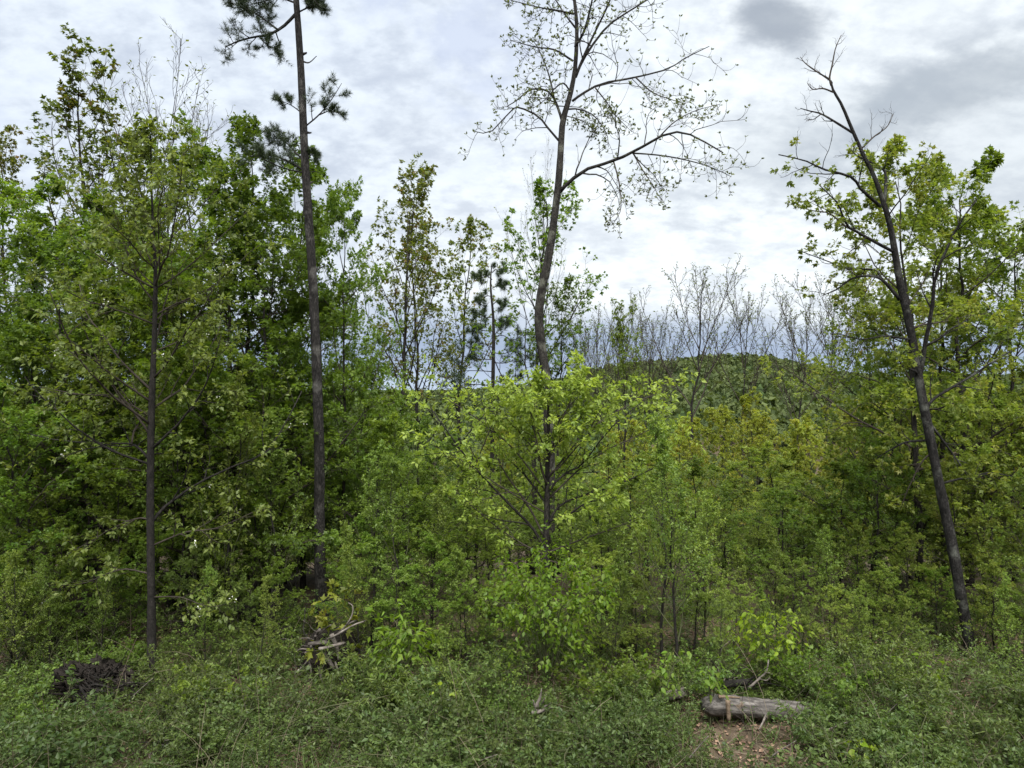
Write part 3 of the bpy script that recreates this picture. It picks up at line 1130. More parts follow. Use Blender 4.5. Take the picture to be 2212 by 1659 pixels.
# ---- spreading beech in front of it
beech_limbs = [
    ([(1179, 1190), (1150, 1140), (1105, 1094), (1025, 1010), (970, 937), (930, 880)], 9),
    ([(1025, 1010), (1045, 960), (1070, 900), (1085, 850)], 4),
    ([(1180, 1170), (1140, 1090), (1090, 1020), (1060, 950), (1040, 880)], 6),
    ([(1184, 1110), (1188, 1058), (1225, 1020), (1258, 1003), (1317, 927), (1395, 862)], 8),
    ([(1184, 1130), (1209, 1092), (1260, 1070), (1320, 1052), (1395, 1020), (1440, 990)], 7),
    ([(1258, 1003), (1270, 940), (1300, 880), (1330, 840)], 4),
    ([(1182, 1050), (1160, 980), (1130, 920), (1110, 850)], 5),
    ([(1184, 1000), (1205, 930), (1230, 870), (1250, 810)], 5),
    ([(1181, 1195), (1230, 1175), (1300, 1150), (1380, 1120)], 6),
    ([(1181, 1210), (1250, 1225), (1330, 1230)], 5),
    ([(1179, 1200), (1120, 1170), (1050, 1120), (985, 1060)], 6),
    ([(1182, 1065), (1100, 960), (1010, 890), (945, 850)], 5),
    ([(1183, 1035), (1270, 930), (1370, 870), (1435, 845)], 5),
    ([(1184, 990), (1150, 900), (1125, 835)], 4),
    ([(1184, 960), (1220, 890), (1275, 830)], 4),
    ([(1182, 1080), (1280, 990), (1380, 940), (1440, 905)], 5),
    ([(1181, 1110), (1080, 1050), (990, 990), (930, 960)], 5),
]
hero('spreading_tree', 'spreading yellow-green tree with fanned branches in front of the tall curving tree', 503, 12.8,
     [(1180, 1480), (1180, 1330), (1179, 1210), (1181, 1130), (1182, 1060), (1183, 1000), (1185, 920), (1184, 860), (1186, 820)],
     [18, 17, 15, 13, 11, 9, 7, 4, 2], beech_limbs,
     dict(n=9, t0=0.36, t1=0.85, ang=70, angtop=32, absL=dome(1.7, 1.1, 0.2), trop=0.2, wander=0.12, rr=0.45, rmin=0.006),
     dict(n=9, t0=0.2, t1=1.0, ang=46, L=0.36, taperL=0.35, trop=0.1, wander=0.1, flat=0.3, rmin=0.003),
     dict(n=4.5, t0=0.15, t1=1.0, ang=48, L=0.45, taperL=0.3, trop=0.05, wander=0.12, flat=0.3, rmin=0.002),
     [dict(level=3, n=9, shape=OVATE, size=0.078, droop=0.3, petiole=0.01), dict(level=2, n=7, shape=OVATE, size=0.078, droop=0.3, t0=0.3, petiole=0.01)],
     bark='bark_dark', leafmat='beech')

# ---- cherry on the left with white blossom
cherry_limbs = [
    ([(334, 622), (351, 570), (363, 549), (378, 470), (390, 390), (396, 330)], 6),
    ([(331, 622), (292, 600), (243, 573), (208, 549), (150, 505)], 6),
    ([(331, 615), (305, 590), (285, 563), (262, 510), (245, 450)], 4),
    ([(335, 624), (389, 590), (437, 549), (500, 490), (540, 450)], 5),
    ([(326, 842), (290, 808), (257, 774), (222, 722), (187, 677), (170, 605)], 7),
    ([(323, 992), (300, 968), (278, 958), (243, 958), (125, 951), (17, 925)], 8),
    ([(284, 960), (290, 930), (299, 917), (347, 851), (370, 800)], 6),
    ([(328, 1130), (350, 1100), (382, 1075), (434, 1040), (521, 1000), (573, 979), (615, 917), (652, 845)], 9),
    ([(324, 1122), (295, 1120), (243, 1141), (191, 1172), (140, 1200)], 5),
    ([(330, 760), (380, 740), (420, 715), (460, 700)], 5),
    ([(327, 700), (380, 660), (430, 640), (490, 600)], 5),
    ([(327, 900), (250, 860), (160, 850), (60, 830)], 6),
    ([(326, 1180), (400, 1150), (470, 1140), (560, 1100)], 6),
    ([(326, 1240), (260, 1230), (180, 1260), (90, 1265)], 5),
    ([(327, 1290), (390, 1290), (450, 1310), (510, 1300)], 4),
    ([(332, 580), (300, 500), (280, 430), (265, 370)], 4),
]
hero('cherry_tree', 'straight brown-barked cherry tree on the left with white blossom among its leaves', 504, 11.5,
     [(329, 1450), (327, 1300), (325, 1150), (325, 1000), (327, 900), (333, 740), (336, 620), (334, 540), (330, 480), (327, 380), (326, 300)],
     [22, 17, 16, 15, 14, 11, 9, 7, 5, 4, 2.5], cherry_limbs,
     dict(n=26, t0=0.25, t1=0.98, ang=68, angtop=36, absL=dome(2.3, 0.9, 0.3), trop=0.2, wander=0.08, rr=0.4, rmin=0.006),
     dict(n=8, t0=0.15, t1=1.0, ang=48, L=0.34, taperL=0.4, trop=0.08, wander=0.12, flat=0.35, rmin=0.003),
     dict(n=4.2, t0=0.15, t1=1.0, ang=48, L=0.42, taperL=0.3, trop=0.05, wander=0.15, flat=0.3, rmin=0.002),
     [dict(level=3, n=8, shape=OVATE, size=0.074, droop=0.25, petiole=0.01), dict(level=2, n=6, shape=OVATE, size=0.074, droop=0.25, t0=0.3, petiole=0.01)],
     bark='bark_brown', leafmat='cherry', flowers=80)


# ---- pines
def pine_parts(seed, org, limbs, twigs_n, need_len, tufts, sub_n=5):
    rng = np.random.default_rng(seed)
    parts = []
    gn = Geo()
    for P, R, leafy in limbs:
        P1 = catmull(P, 12)[None]
        R1 = np.interp(np.linspace(0, 1, 12), np.linspace(0, 1, len(R)), R)[None]
        g = Geo()
        tubes(g, P1 - org, R1, 6, rough=0.06, rng=rng)
        if leafy:
            P2, R2, _, _ = grow(P1, R1, twigs_n * leafy, rng, t0=0.15, t1=1.0, ang=50, L=0.45, taperL=0.5, trop=0.3, wander=0.14, N=7, rmin=0.004)
            P3, R3, _, _ = grow(P2, R2, sub_n, rng, t0=0.25, t1=1.0, ang=42, L=0.5, taperL=0.35, trop=0.3, wander=0.14, N=5, rmin=0.003, minlen=0.08)
            tubes(g, P2 - org, R2, 4, cap=False)
            tubes(g, P3 - org, R3, 3, cap=False)
            for PP, n in ((P3, tufts), (P2, tufts)):
                B = len(PP)
                nt = np.full(B, 4)
                idx = np.repeat(np.arange(B), nt)
                t = np.tile(np.array([0.35, 0.6, 0.8, 1.0]), B)
                p, T = sample(PP, idx, t)
                k = n
                p, T = np.repeat(p, k, 0), np.repeat(T, k, 0)
                q = perp(T, rng.random(len(p)) * 6.283)
                d = nrm(T * rng.uniform(0.15, 1.0, len(p))[:, None] + q * rng.uniform(0.3, 1.0, len(p))[:, None])
                put_leaves(gn, NEEDLE, p - org, d, rng.normal(0, 1, (len(p), 3)), need_len * rng.uniform(0.7, 1.15, len(p)), rng.random(len(p)))
        parts.append(('limb' if leafy else 'dead_stub', g.mesh('limb', M['bark_pine'], True), None))
    if gn.v:
        parts.append(('needles', gn.mesh('needles', M['needle'], False), 'stuff'))
    return parts


YP = 14.0
ptrunk = [(701, 1380), (694, 1280), (690, 1150), (690, 1000), (686, 850), (681, 720), (674, 580), (664, 430), (657, 310), (652, 190), (645, 70), (637, -50), (630, -260)]
pw = [31, 25, 23, 22, 21, 20, 19, 18, 16.5, 15.5, 14, 12, 7]
tp = px_line(ptrunk, YP)
pbase = tp[0].copy()
pbase[2] = float(ground_h(pbase[0], pbase[1]))
tp[0][2] = pbase[2] - 0.2
PP_ = catmull(tp, 50)[None]
PR_ = px_r(np.interp(np.linspace(0, 1, 50), np.linspace(0, 1, len(pw)), pw), YP)[None]
rngp = np.random.default_rng(77)
plimbs = []
for pts, w, lf, sp in [
    ([(639, 30), (612, 57), (580, 75), (548, 80), (512, 90), (486, 102)], 7, 1.3, 0.2),
    ([(600, 64), (575, 45), (545, 25), (515, 12), (497, 5)], 4, 1.2, -0.3),
    ([(642, 8), (605, -4), (565, 4), (528, 14)], 5, 1.2, 0.4),
    ([(560, 80), (575, 95), (600, 108)], 3, 0.8, -0.2),
    ([(637, -40), (600, -30), (560, -15), (530, -5)], 5, 1.2, -0.4),
    ([(645, 26), (672, 15), (700, 22)], 4, 1.0, 0.2),
    ([(640, -10), (670, -5), (690, 12)], 4, 0.8, -0.4),
    ([(661, 272), (690, 247), (716, 215), (738, 180)], 4, 0.7, 0.15),
    ([(690, 248), (712, 240), (738, 246)], 3, 0.5, -0.1),
    ([(654, 246), (630, 228), (600, 215)], 3, 0.7, -0.2),
    ([(662, 372), (630, 352), (590, 336), (540, 338)], 5, 1.1, 0.35),
    ([(660, 374), (610, 362), (560, 340)], 4, 1.0, -0.5),
    ([(660, 352), (630, 320), (606, 300), (585, 300)], 4, 1.0, 0.2),
    ([(663, 350), (672, 335), (680, 340)], 3, 0.6, 0.2),
    ([(655, 133), (668, 135), (684, 121)], 4, 0, 0.1),
    ([(652, 118), (660, 115), (663, 113)], 7, 0, 0.0),
    ([(657, 284), (668, 287), (673, 286)], 7, 0, 0.1),
    ([(665, 372), (680, 371), (692, 373)], 2, 0, 0.2),
    ([(666, 396), (674, 394), (677, 392)], 7, 0, 0.2),
    ([(678, 583), (690, 580), (704, 572)], 5, 0, 0.3),
    ([(690, 760), (706, 750), (722, 745)], 4, 0, 0.2),
    ([(634, -120), (590, -140), (540, -130)], 6, 1.3, 0.5),
    ([(634, -120), (680, -150), (720, -140)], 6, 1.3, -0.5),
    ([(632, -180), (650, -210), (700, -230)], 5, 1.2, 0.9),
    ([(632, -190), (600, -230), (560, -240)], 5, 1.2, -0.9),
]:
    lp = px_line(pts, YP, sp)
    plimbs.append((lp, px_r(np.linspace(w, max(w * 0.35, 1.0), len(pts)), YP), lf))
gt = Geo()
tubes(gt, PP_ - pbase, PR_, 16, rough=0.03, rng=rngp)
pine_p = [('trunk', gt.mesh('trunk', M['bark_pine'], True), None)] + pine_parts(78, pbase, plimbs, 9, 0.10, 17)
place('pine_tree', pine_p, pbase, 'tall pine with long bare trunk and needle tufts high against the sky', 'tree')

# thin pine further back
YT = 24.0
t2 = px_line([(1060, 1150), (1065, 820), (1066, 700), (1060, 620), (1062, 572)], YT)
b2 = t2[0].copy()
b2[2] = float(ground_h(b2[0], b2[1]))
t2[0][2] = b2[2] - 0.2
g2 = Geo()
tubes(g2, catmull(t2, 24)[None] - b2, px_r(np.linspace(11, 2, 24), YT)[None], 8, rough=0.04, rng=rngp)
l2_ = []
for i, py in enumerate([590, 605, 625, 640, 655, 690, 700, 715, 735, 745, 755, 770, 785, 800, 820, 830]):
    s = -1 if i % 2 else 1
    py += rngp.uniform(-7, 7)
    ln = (20 + (py - 580) * 0.26) * rngp.uniform(0.6, 1.35)
    lp = px_line([(1063, py), (1063 + s * ln * 0.35, py - rngp.uniform(-4, 8)), (1063 + s * ln * 0.7, py - rngp.uniform(-9, 9)), (1063 + s * ln, py - rngp.uniform(-14, 12))], YT, rngp.uniform(-0.9, 0.9))
    l2_.append((lp, px_r(np.linspace(2.2, 1, 4), YT), 0.8))
place('thin_pine', [('trunk', g2.mesh('trunk', M['bark_dark'], True), None)] + pine_parts(79, b2, l2_, 8, 0.15, 16, 4), b2,
      'thin young pine with short level branches behind the spreading tree', 'tree')

# ================================================================== forest
NAMES = {'maple': 'maple_tree', 'skyline': 'maple_tree', 'bare': 'bare_tree', 'yellow': 'young_tree', 'sapling': 'sapling'}
frng = np.random.default_rng(9)


MARKS = [(-400, 'left of the cherry trunk'), (328, 'between cherry trunk and tall pine'), (690, 'between tall pine and spreading tree'),
         (1180, 'between spreading tree and sapling pair'), (1450, 'between sapling pair and leaning tree'),
         (2030, 'right of the leaning tree')]


def zone(px):
    return [m[1] for m in MARKS if px >= m[0]][-1]


def plant(kind, v, px, Y, top, label, group=None, stretch=1.0):
    x = GX(px, Y)
    z = float(ground_h(x, Y))
    ztop = CAMZ + (829.5 - top) / F * Y
    sc = max(0.25, (ztop - z) / HGT[(kind, v)])
    t = place(NAMES[kind], ARCH[(kind, v)], (x, Y, z - 0.02), label, 'sapling' if kind == 'sapling' else 'tree', group, rz=frng.uniform(0, 6.283), sc=sc)
    t.scale = (sc * stretch, sc * stretch, sc)
    return t


GW = 'leafy maples of the left forest wall'
for i, (px, Y, top, lab) in enumerate([
    (-70, 15.5, 560, None), (30, 16.5, 455, None), (110, 18, 400, None), (215, 16.5, 440, None), (425, 17, 285, 'tallest dark green maple just left of the tall pine'),
    (530, 16, 275, 'leafy maple whose top stands against the sky beside the pine trunk'), (600, 18.5, 330, None), (655, 16.5, 420, None),
    (735, 16, 395, 'leafy maple right of the pine trunk with drooping leaves'), (800, 18, 790, None), (60, 13.2, 820, None), (-30, 12.6, 1000, None),
    (180, 14.5, 760, None), (450, 14.2, 700, None), (560, 15, 720, None), (130, 12.6, 1120, 'low broad-leaved maple hanging over the dark uprooted stump'),
    (815, 14.9, 900, None), (880, 15, 890, 'leafy maple left of the spreading yellow-green tree'), (600, 16.0, 950, None), (260, 19, 600, None),
    (330, 20, 520, None), (480, 20, 560, None), (-100, 19, 640, None), (700, 20, 640, None), (900, 18, 900, None), (970, 19, 930, None),
    (400, 22, 760, None), (150, 23, 760, None), (560, 23, 780, None), (820, 22, 840, None), (30, 21, 700, None),
    (250, 13.4, 1000, None), (500, 13, 1130, None), (940, 15.2, 1000, None),
    (280, 15.6, 400, None), (140, 15.2, 520, None), (480, 15.4, 380, None), (60, 15.0, 640, None), (370, 15.2, 480, None), (580, 15.2, 470, None), (215, 14.6, 600, None), (420, 14.6, 560, None)]):
    plant('maple', i % 4, px, Y, top, lab or (('tall back-row' if Y >= 18 else 'front-row' if Y < 15 else 'middle-row') + ' dark green maple ' + zone(px)), None if lab else GW, {655: 0.7, 735: 0.55, 600: 0.8, 530: 0.85, 425: 0.85}.get(px, 1.0))

for i, (px, Y, top, lab, v, st) in enumerate([
    (205, 21, 75, 'tall dark sparse maple rising above the left forest wall', 0, 1.1), (15, 23, 290, 'sparse maple with reddish leaves at the left edge of the picture', 1, 0.8),
    (863, 22, 335, 'slim upright maple right of the pine with thin reddish leaves', 2, 0.95), (915, 25, 435, 'two-toned sparse maple just right of the slim upright maple', 0, 1.0),
    (985, 27, 470, 'small sparse maple left of the thin young pine', 1, 0.9), (1150, 21, 395, 'maple with green leaf bunches behind the tall curving trunk', 1, 1.0),
    (1207, 20, 600, 'thin straight dark tree just right of the tall curving trunk', 2, 0.8), (1350, 26, 640, 'sparse maple leaning over the bare trees right of centre', 0, 0.8),
    (1890, 21, 560, 'sparse maple left behind the leaning tree', 2, 0.9)]):
    t = plant('skyline', v, px, Y, top, lab, stretch=st)
    if i in (5, 6, 7):
        for c in t.children:
            if c.name.startswith('foliage'):
                c.material_slots[0].link = 'OBJECT'
                c.material_slots[0].material = M['maple']

for i, (px, Y, top, lab) in enumerate([
    (300, 24, 55, 'tall bare grey tree with fine twigs above the left forest'), (372, 26, 150, 'shorter bare grey tree beside the tall bare one on the left'),
    (1495, 40, 560, 'bare budding tree standing highest before the rounded hill'), (1605, 42, 585, 'bare tree right of the highest one before the hill'),
    (1700, 44, 600, 'bare forked tree above the right slope of the hill'), (1780, 40, 580, 'bare budding tree nearest the right maples'),
    (1345, 58, 630, None), (1390, 62, 640, None), (1300, 60, 655, None), (1255, 64, 665, None), (1430, 60, 635, None), 
    (1180, 40, 300, 'bare twiggy tree right behind the tall curving trunk')]):
    plant('bare', 3 if i in (0, 1, 11) else i % 3, px, Y, top, lab or 'small bare tree in the grey line left of the hill top', None if lab else 'bare trees in a line before the hill', [1.5, 1.4, 1.25, 1.0, 1.2, 1.1, 1, 1, 1, 1, 1, 0.7][i])

GY = 'yellow-green trees down the slope'
for i, (px, Y, top, lab) in enumerate([
    (1640, 30, 840, 'yellow-green tree with orange tinge standing before the hill'), (1560, 34, 880, None), (1745, 32, 905, None), (1470, 36, 915, None), (1850, 30, 880, None),
    (1680, 25, 1000, None), (1575, 27, 1020, None), (1790, 24, 985, None), (1420, 30, 960, None), (1500, 24, 1060, None), (1340, 34, 930, None), (1700, 20, 1130, None),
    (1230, 40, 900, None), (1090, 38, 905, None), (1980, 30, 850, None), (2140, 32, 845, None), (1900, 40, 860, None), (1620, 44, 900, None), (1760, 48, 890, None),
    (1500, 50, 900, None), (1380, 48, 905, None)]):
    plant('yellow', i % 3, px, Y, top, lab or (('far' if Y > 33 else 'nearer') + ' yellow-green young tree down the slope ' + zone(px)), None if lab else GY)

GR = 'leafy maples of the right forest edge'
for i, (px, Y, top, lab) in enumerate([
    (1985, 15.5, 305, 'broad yellow-green maple rising behind the leaning trunk'), (2095, 16.5, 350, 'dark green maple crown right of the leaning trunk'),
    (2195, 17, 430, 'maple cut by the right edge of the picture'), (1935, 17, 620, None), (1850, 20, 905, None), (2020, 19, 690, None),
    (2150, 14.5, 830, None), (1900, 15, 930, None), (2060, 14, 980, None), (2215, 12.8, 980, None), (1780, 17, 1070, None), (1850, 14, 1150, None),
    (1960, 13.6, 1200, None), (2170, 13.2, 1170, None), (2260, 14.5, 760, None), (1990, 17, 1000, None), (2100, 19, 860, None), (1740, 15, 1220, None), (2045, 18, 390, None), (2160, 18.5, 500, None)]):
    t = plant('maple', (i + 1) % 4, px, Y, top, lab or (('low' if top > 900 else 'tall') + ' yellow-green maple of the right forest edge ' + zone(px)), None if lab else GR, 0.9 if i < 3 or i > 17 else 0.75 if i < 6 else 0.95)
    if True:
        for c in t.children:
            if c.name.startswith('foliage'):
                c.material_slots[0].link = 'OBJECT'
                c.material_slots[0].material = M['maple_y'] if i % 3 != 1 else M['maple']

GM = 'green understorey in the middle'
for i, (px, Y, top, lab) in enumerate([
    (1010, 16, 980, None), (1310, 17, 960, None), (1400, 18, 1010, None), (1060, 14.6, 1100, None), (1310, 14.4, 1110, None), (1480, 16, 1100, None),
    (1570, 17, 1140, None), (1240, 20, 960, None), (1140, 22, 930, None), (1640, 16.5, 1180, None), (1390, 14.2, 1180, None)]):
    t = plant('maple', (i + 2) % 4, px, Y, top, ('low' if top > 1050 else 'tall') + ' light green broad-leaved tree ' + zone(px), GM)
    for c in t.children:
        if c.name.startswith('foliage'):
            c.material_slots[0].link = 'OBJECT'
            c.material_slots[0].material = M['beech'] if i % 2 else M['sapling']

GU = 'young broad-leaved undergrowth on the slope'
for i in range(60):
    Y = [16.0, 18.0, 20.5, 23.5][i % 4] + frng.uniform(-0.8, 0.8)
    px = -60 + 2330 * ((i * 37) % 60 + frng.uniform(0, 1)) / 60
    x = GX(px, Y)
    sc = frng.uniform(0.30, 0.44)
    t = place('undergrowth_maple', ARCH[('maple', i % 4)], (x, Y, float(ground_h(x, Y)) - 0.3), 'low young maple of the undergrowth ' + zone(px), 'young tree', GU, rz=frng.uniform(0, 6.28), sc=sc)
    t.scale = (sc * 1.4, sc * 1.4, sc)
    if i % 2:
        for c in t.children:
            if c.name.startswith('foliage'):
                c.material_slots[0].link = 'OBJECT'
                c.material_slots[0].material = M['sapling']

GE = 'low leafy young trees at the forest edge'
for i, (px, Y, top, mt) in enumerate([(20, 11.9, 1190, 'maple'), (120, 12.4, 1230, 'maple'), (250, 12.6, 1200, 'maple'), (420, 12.4, 1180, 'cherry'), (510, 12.2, 1250, 'cherry'), (590, 12.6, 1200, 'maple'),
                                      (800, 12.2, 1120, 'maple'), (860, 11.9, 1220, 'sapling'), (940, 12.3, 1150, 'maple'), (1010, 12.1, 1200, 'beech'), (1080, 12.6, 1230, 'beech'), (1300, 12.4, 1180, 'beech'),
                                      (1370, 12.1, 1240, 'sapling'), (1500, 12.5, 1200, 'sapling'), (1580, 12.3, 1260, 'beech'), (1720, 12.5, 1200, 'maple_y'), (1800, 12.2, 1260, 'sapling'),
                                      (1880, 12.4, 1210, 'maple_y'), (1950, 12.2, 1270, 'maple_y'), (2020, 13.2, 1220, 'maple'), (2150, 12.4, 1210, 'maple_y'), (2215, 11.9, 1230, 'maple'), (330, 13.2, 1120, 'maple'), (760, 13.4, 1200, 'sapling')]):
    x = GX(px, Y)
    z = float(ground_h(x, Y)) - 0.12
    sc = (CAMZ + (829.5 - top) / F * Y - z) / HGT[('maple', i % 4)]
    t = place('young_edge_tree', ARCH[('maple', i % 4)], (x, Y, z), 'low leafy young tree at the forest edge ' + zone(px), 'young tree', GE, rz=frng.uniform(0, 6.28), sc=sc)
    t.scale = (sc * 1.15, sc * 1.15, sc)
    for c in t.children:
        if c.name.startswith('foliage'):
            c.material_slots[0].link = 'OBJECT'
            c.material_slots[0].material = M[mt]

GS = 'slender saplings of the thicket'
for i, (px, Y, top, lab) in enumerate([
    (1430, 12, 905, 'slender small-leaved sapling left of a close pair of stems'), (1466, 11.6, 890, 'tall slender sapling right of centre with dark upright stems'),
    (1520, 12.4, 1060, None), (1600, 12.6, 1180, None), (1680, 13, 1120, None), (1795, 12.6, 1130, 'thin sapling with one dark straight stem left of the leaning tree'),
    (395, 13.5, 780, None), (490, 13, 800, None), (550, 13.6, 900, None), (590, 13.2, 880, None), (635, 14.9, 930, None), (805, 12.6, 950, None), (870, 12.2, 980, None),
    (780, 11.8, 1120, None), (930, 12.4, 1050, None), (1000, 12, 1180, None), (1330, 11.6, 1180, None), (110, 11.6, 1200, None), (40, 11.4, 1180, None),
    (215, 12, 1180, None), (440, 11.4, 1210, None), (560, 11.3, 1240, None), (1650, 11.8, 1240, None), (1860, 12, 1260, None), (1960, 11.8, 1290, None),
    (2180, 11.6, 1240, None), (2060, 13.4, 1250, None), (1550, 11.4, 1250, None), (1270, 12, 1260, None), (725, 14.8, 1150, None), (1730, 12.2, 1280, None)]):
    plant('sapling', i % 3, px, Y, top, lab or (('tall' if top < 1000 else 'short') + ' slender leafy sapling ' + zone(px)), None if lab else GS)

# ---- low bushes
srng = np.random.default_rng(21)
k = 0
AREA = [(0, 420, 'before the dark uprooted stump'), (420, 820, 'below the grey root tangle'), (820, 1300, 'below the bright large-leaved bush'),
        (1300, 1560, 'left of the weathered log'), (1560, 1960, 'round the weathered log'), (1960, 2400, 'at the foot of the leaning tree')]
for row, (Y, n, hs) in enumerate([(7.9, 28, 0.40), (8.6, 30, 0.50), (9.4, 30, 0.56), (10.4, 28, 0.55), (11.6, 24, 0.46), (12.8, 22, 0.45), (14.4, 20, 0.6)]):
    for j in range(n):
        px = -60 + (2330) * (j + srng.uniform(0.1, 0.9)) / n
        y = Y + srng.uniform(-0.4, 0.4)
        if (1505 < px < 1775 and 8.7 < y < 10.7) or (165 < px < 285 and 10.35 < y < 11.2) or (605 < px < 790 and 9.9 < y < 12.4) or (330 < px < 440 and 8.6 < y < 9.9):
            continue
        if (2045 < px < 2160 and 9.75 < y < 12.6) or (645 < px < 745 and 12 < y < 14.1):
            continue
        if math.sin(px * 0.0131 + y * 2.1) + math.sin(px * 0.029 - y * 1.3 + 1.7) < -1.25:
            continue
        if 1250 < px < 1820 and y < 8.95 and srng.random() < 0.75:
            continue
        x = GX(px, y)
        v = int(srng.choice([0, 0, 1, 1, 2, 3, 4]))
        sc = hs * srng.choice([0.55, 0.8, 1.0, 1.2, 1.55]) * srng.uniform(0.85, 1.15) / HGT[('shrub', v)]
        area = [a[2] for a in AREA if a[0] - 100 <= px < a[1]]
        where = area[0] if area else AREA[-1][2]
        t = place('shrub', ARCH[('shrub', v)], (x, y, float(ground_h(x, y))), ['foremost low', 'low', 'low', 'mid-height', 'taller', 'taller', 'hindmost'][row] + ' small-leaved green bush ' + where, 'shrub', 'low bushes ' + where,
                  rz=srng.uniform(0, 6.283), sc=sc)
        t.scale = (sc * 1.25, sc * 1.25, sc)
        k += 1


for i, (px, y, h, wh) in enumerate([(30, 9.2, 0.75, 'at the bottom left corner'), (150, 9.9, 0.45, 'in front of the dark root plate'), (320, 10.0, 0.8, 'below the cherry trunk'), (520, 9.5, 0.8, 'left below the root tangle'),
                                    (815, 9.6, 0.6, 'right below the root tangle'), (900, 9.3, 0.8, 'below the long-leaved clump'), (1000, 9.6, 1.0, 'standing tallest in the middle foreground'),
                                    (1090, 9.4, 0.7, 'left of the splintered stump'), (1270, 9.5, 0.85, 'right of the splintered stump'), (1400, 9.6, 0.75, 'below the sapling pair'), (1462, 9.6, 0.6, 'left of the weathered log'),
                                    (1830, 9.6, 0.8, 'over the right end of the weathered log'), (1930, 9.3, 0.8, 'below the leaning tree on its left'), (2020, 9.0, 0.75, 'right of the bright seedling'), (2150, 9.2, 0.85, 'at the bottom right corner'), (2200, 10.2, 0.9, 'at the right edge')]):
    x = GX(px, y)
    v = [0, 2, 1, 4, 0, 2][i % 6]
    sc = h / HGT[('shrub', v)]
    place('tall_bush', ARCH[('shrub', v)], (x, y, float(ground_h(x, y))), 'taller dense green bush ' + wh, 'bush', 'taller bushes of the foreground', rz=srng.uniform(0, 6.283), sc=sc)

GH = 'broad-leaved bushes along the forest edge'
for i, (px, y, h) in enumerate([(-20, 10.4, 1.1), (75, 10.9, 1.3), (300, 11.6, 1.2), (400, 11.0, 1.3), (470, 10.5, 1.0), (550, 11.4, 1.2), (830, 10.8, 1.4), (920, 10.4, 1.1), (1010, 10.9, 1.5),
                                (1060, 10.2, 0.95), (1290, 10.7, 1.2), (1350, 10.3, 1.0), (1420, 11.0, 1.1), (1500, 11.2, 1.2), (1590, 11.6, 1.3), (1700, 11.4, 1.2), (1760, 10.9, 1.2), (1830, 10.6, 1.1), (1900, 11.0, 1.4),
                                (1980, 10.7, 1.1), (2190, 11.4, 1.4), (2215, 10.6, 1.2), (230, 11.6, 1.0), (100, 11.5, 1.3), (1120, 10.4, 0.9), (1660, 10.9, 0.8), (1930, 9.9, 0.8), (2140, 9.8, 0.8), (20, 9.7, 0.8), (350, 9.9, 0.7)]):
    x = GX(px, y)
    v = (i * 7 + i // 3) % 4
    h = h * 0.66
    sc = h / HGT[('hazel', v)]
    t = place('broad_leaved_bush', ARCH[('hazel', v)], (x, y, float(ground_h(x, y)) - 0.03), ('knee-high' if h < 0.7 else 'waist-high') + ' broad-leaved bush at the forest edge ' + zone(px), 'bush', GH,
              rz=srng.uniform(0, 6.283), sc=sc)

# ================================================================== bright large-leaved plants (each leaf an object)
def leaf_mesh(name, mat, narrow=1.0):
    xs_ = [0.0, 0.14, 0.34, 0.58, 0.80, 1.0]
    ws = [0.0, 0.20, 0.29, 0.25, 0.13, 0.0]
    V, Fc = [], []
    for x, w in zip(xs_, ws):
        zc_ = -0.22 * x * x
        V += [(x, w * narrow, zc_ + 0.05 * (w > 0)), (x, 0, zc_), (x, -w * narrow, zc_ + 0.05 * (w > 0))]
    for i in range(5):
        a, b = i * 3, i * 3 + 3
        for q in ((a, a + 1, b + 1, b), (a + 1, a + 2, b + 2, b + 1)):
            Fc.append(q)
    me = bpy.data.meshes.new(name)
    me.from_pydata(V, [], Fc)
    me.polygons.foreach_set('use_smooth', [True] * len(Fc))
    at = me.attributes.new('tint', 'FLOAT', 'FACE')
    at.data.foreach_set('value', np.full(len(Fc), np.float32(0.6)))
    me.materials.append(mat)
    return me


LEAFM = {(k, m): leaf_mesh('leaf', M[m], w) for k, w in (('broad', 1.0), ('long', 0.5)) for m in ('bright', 'vivid')}


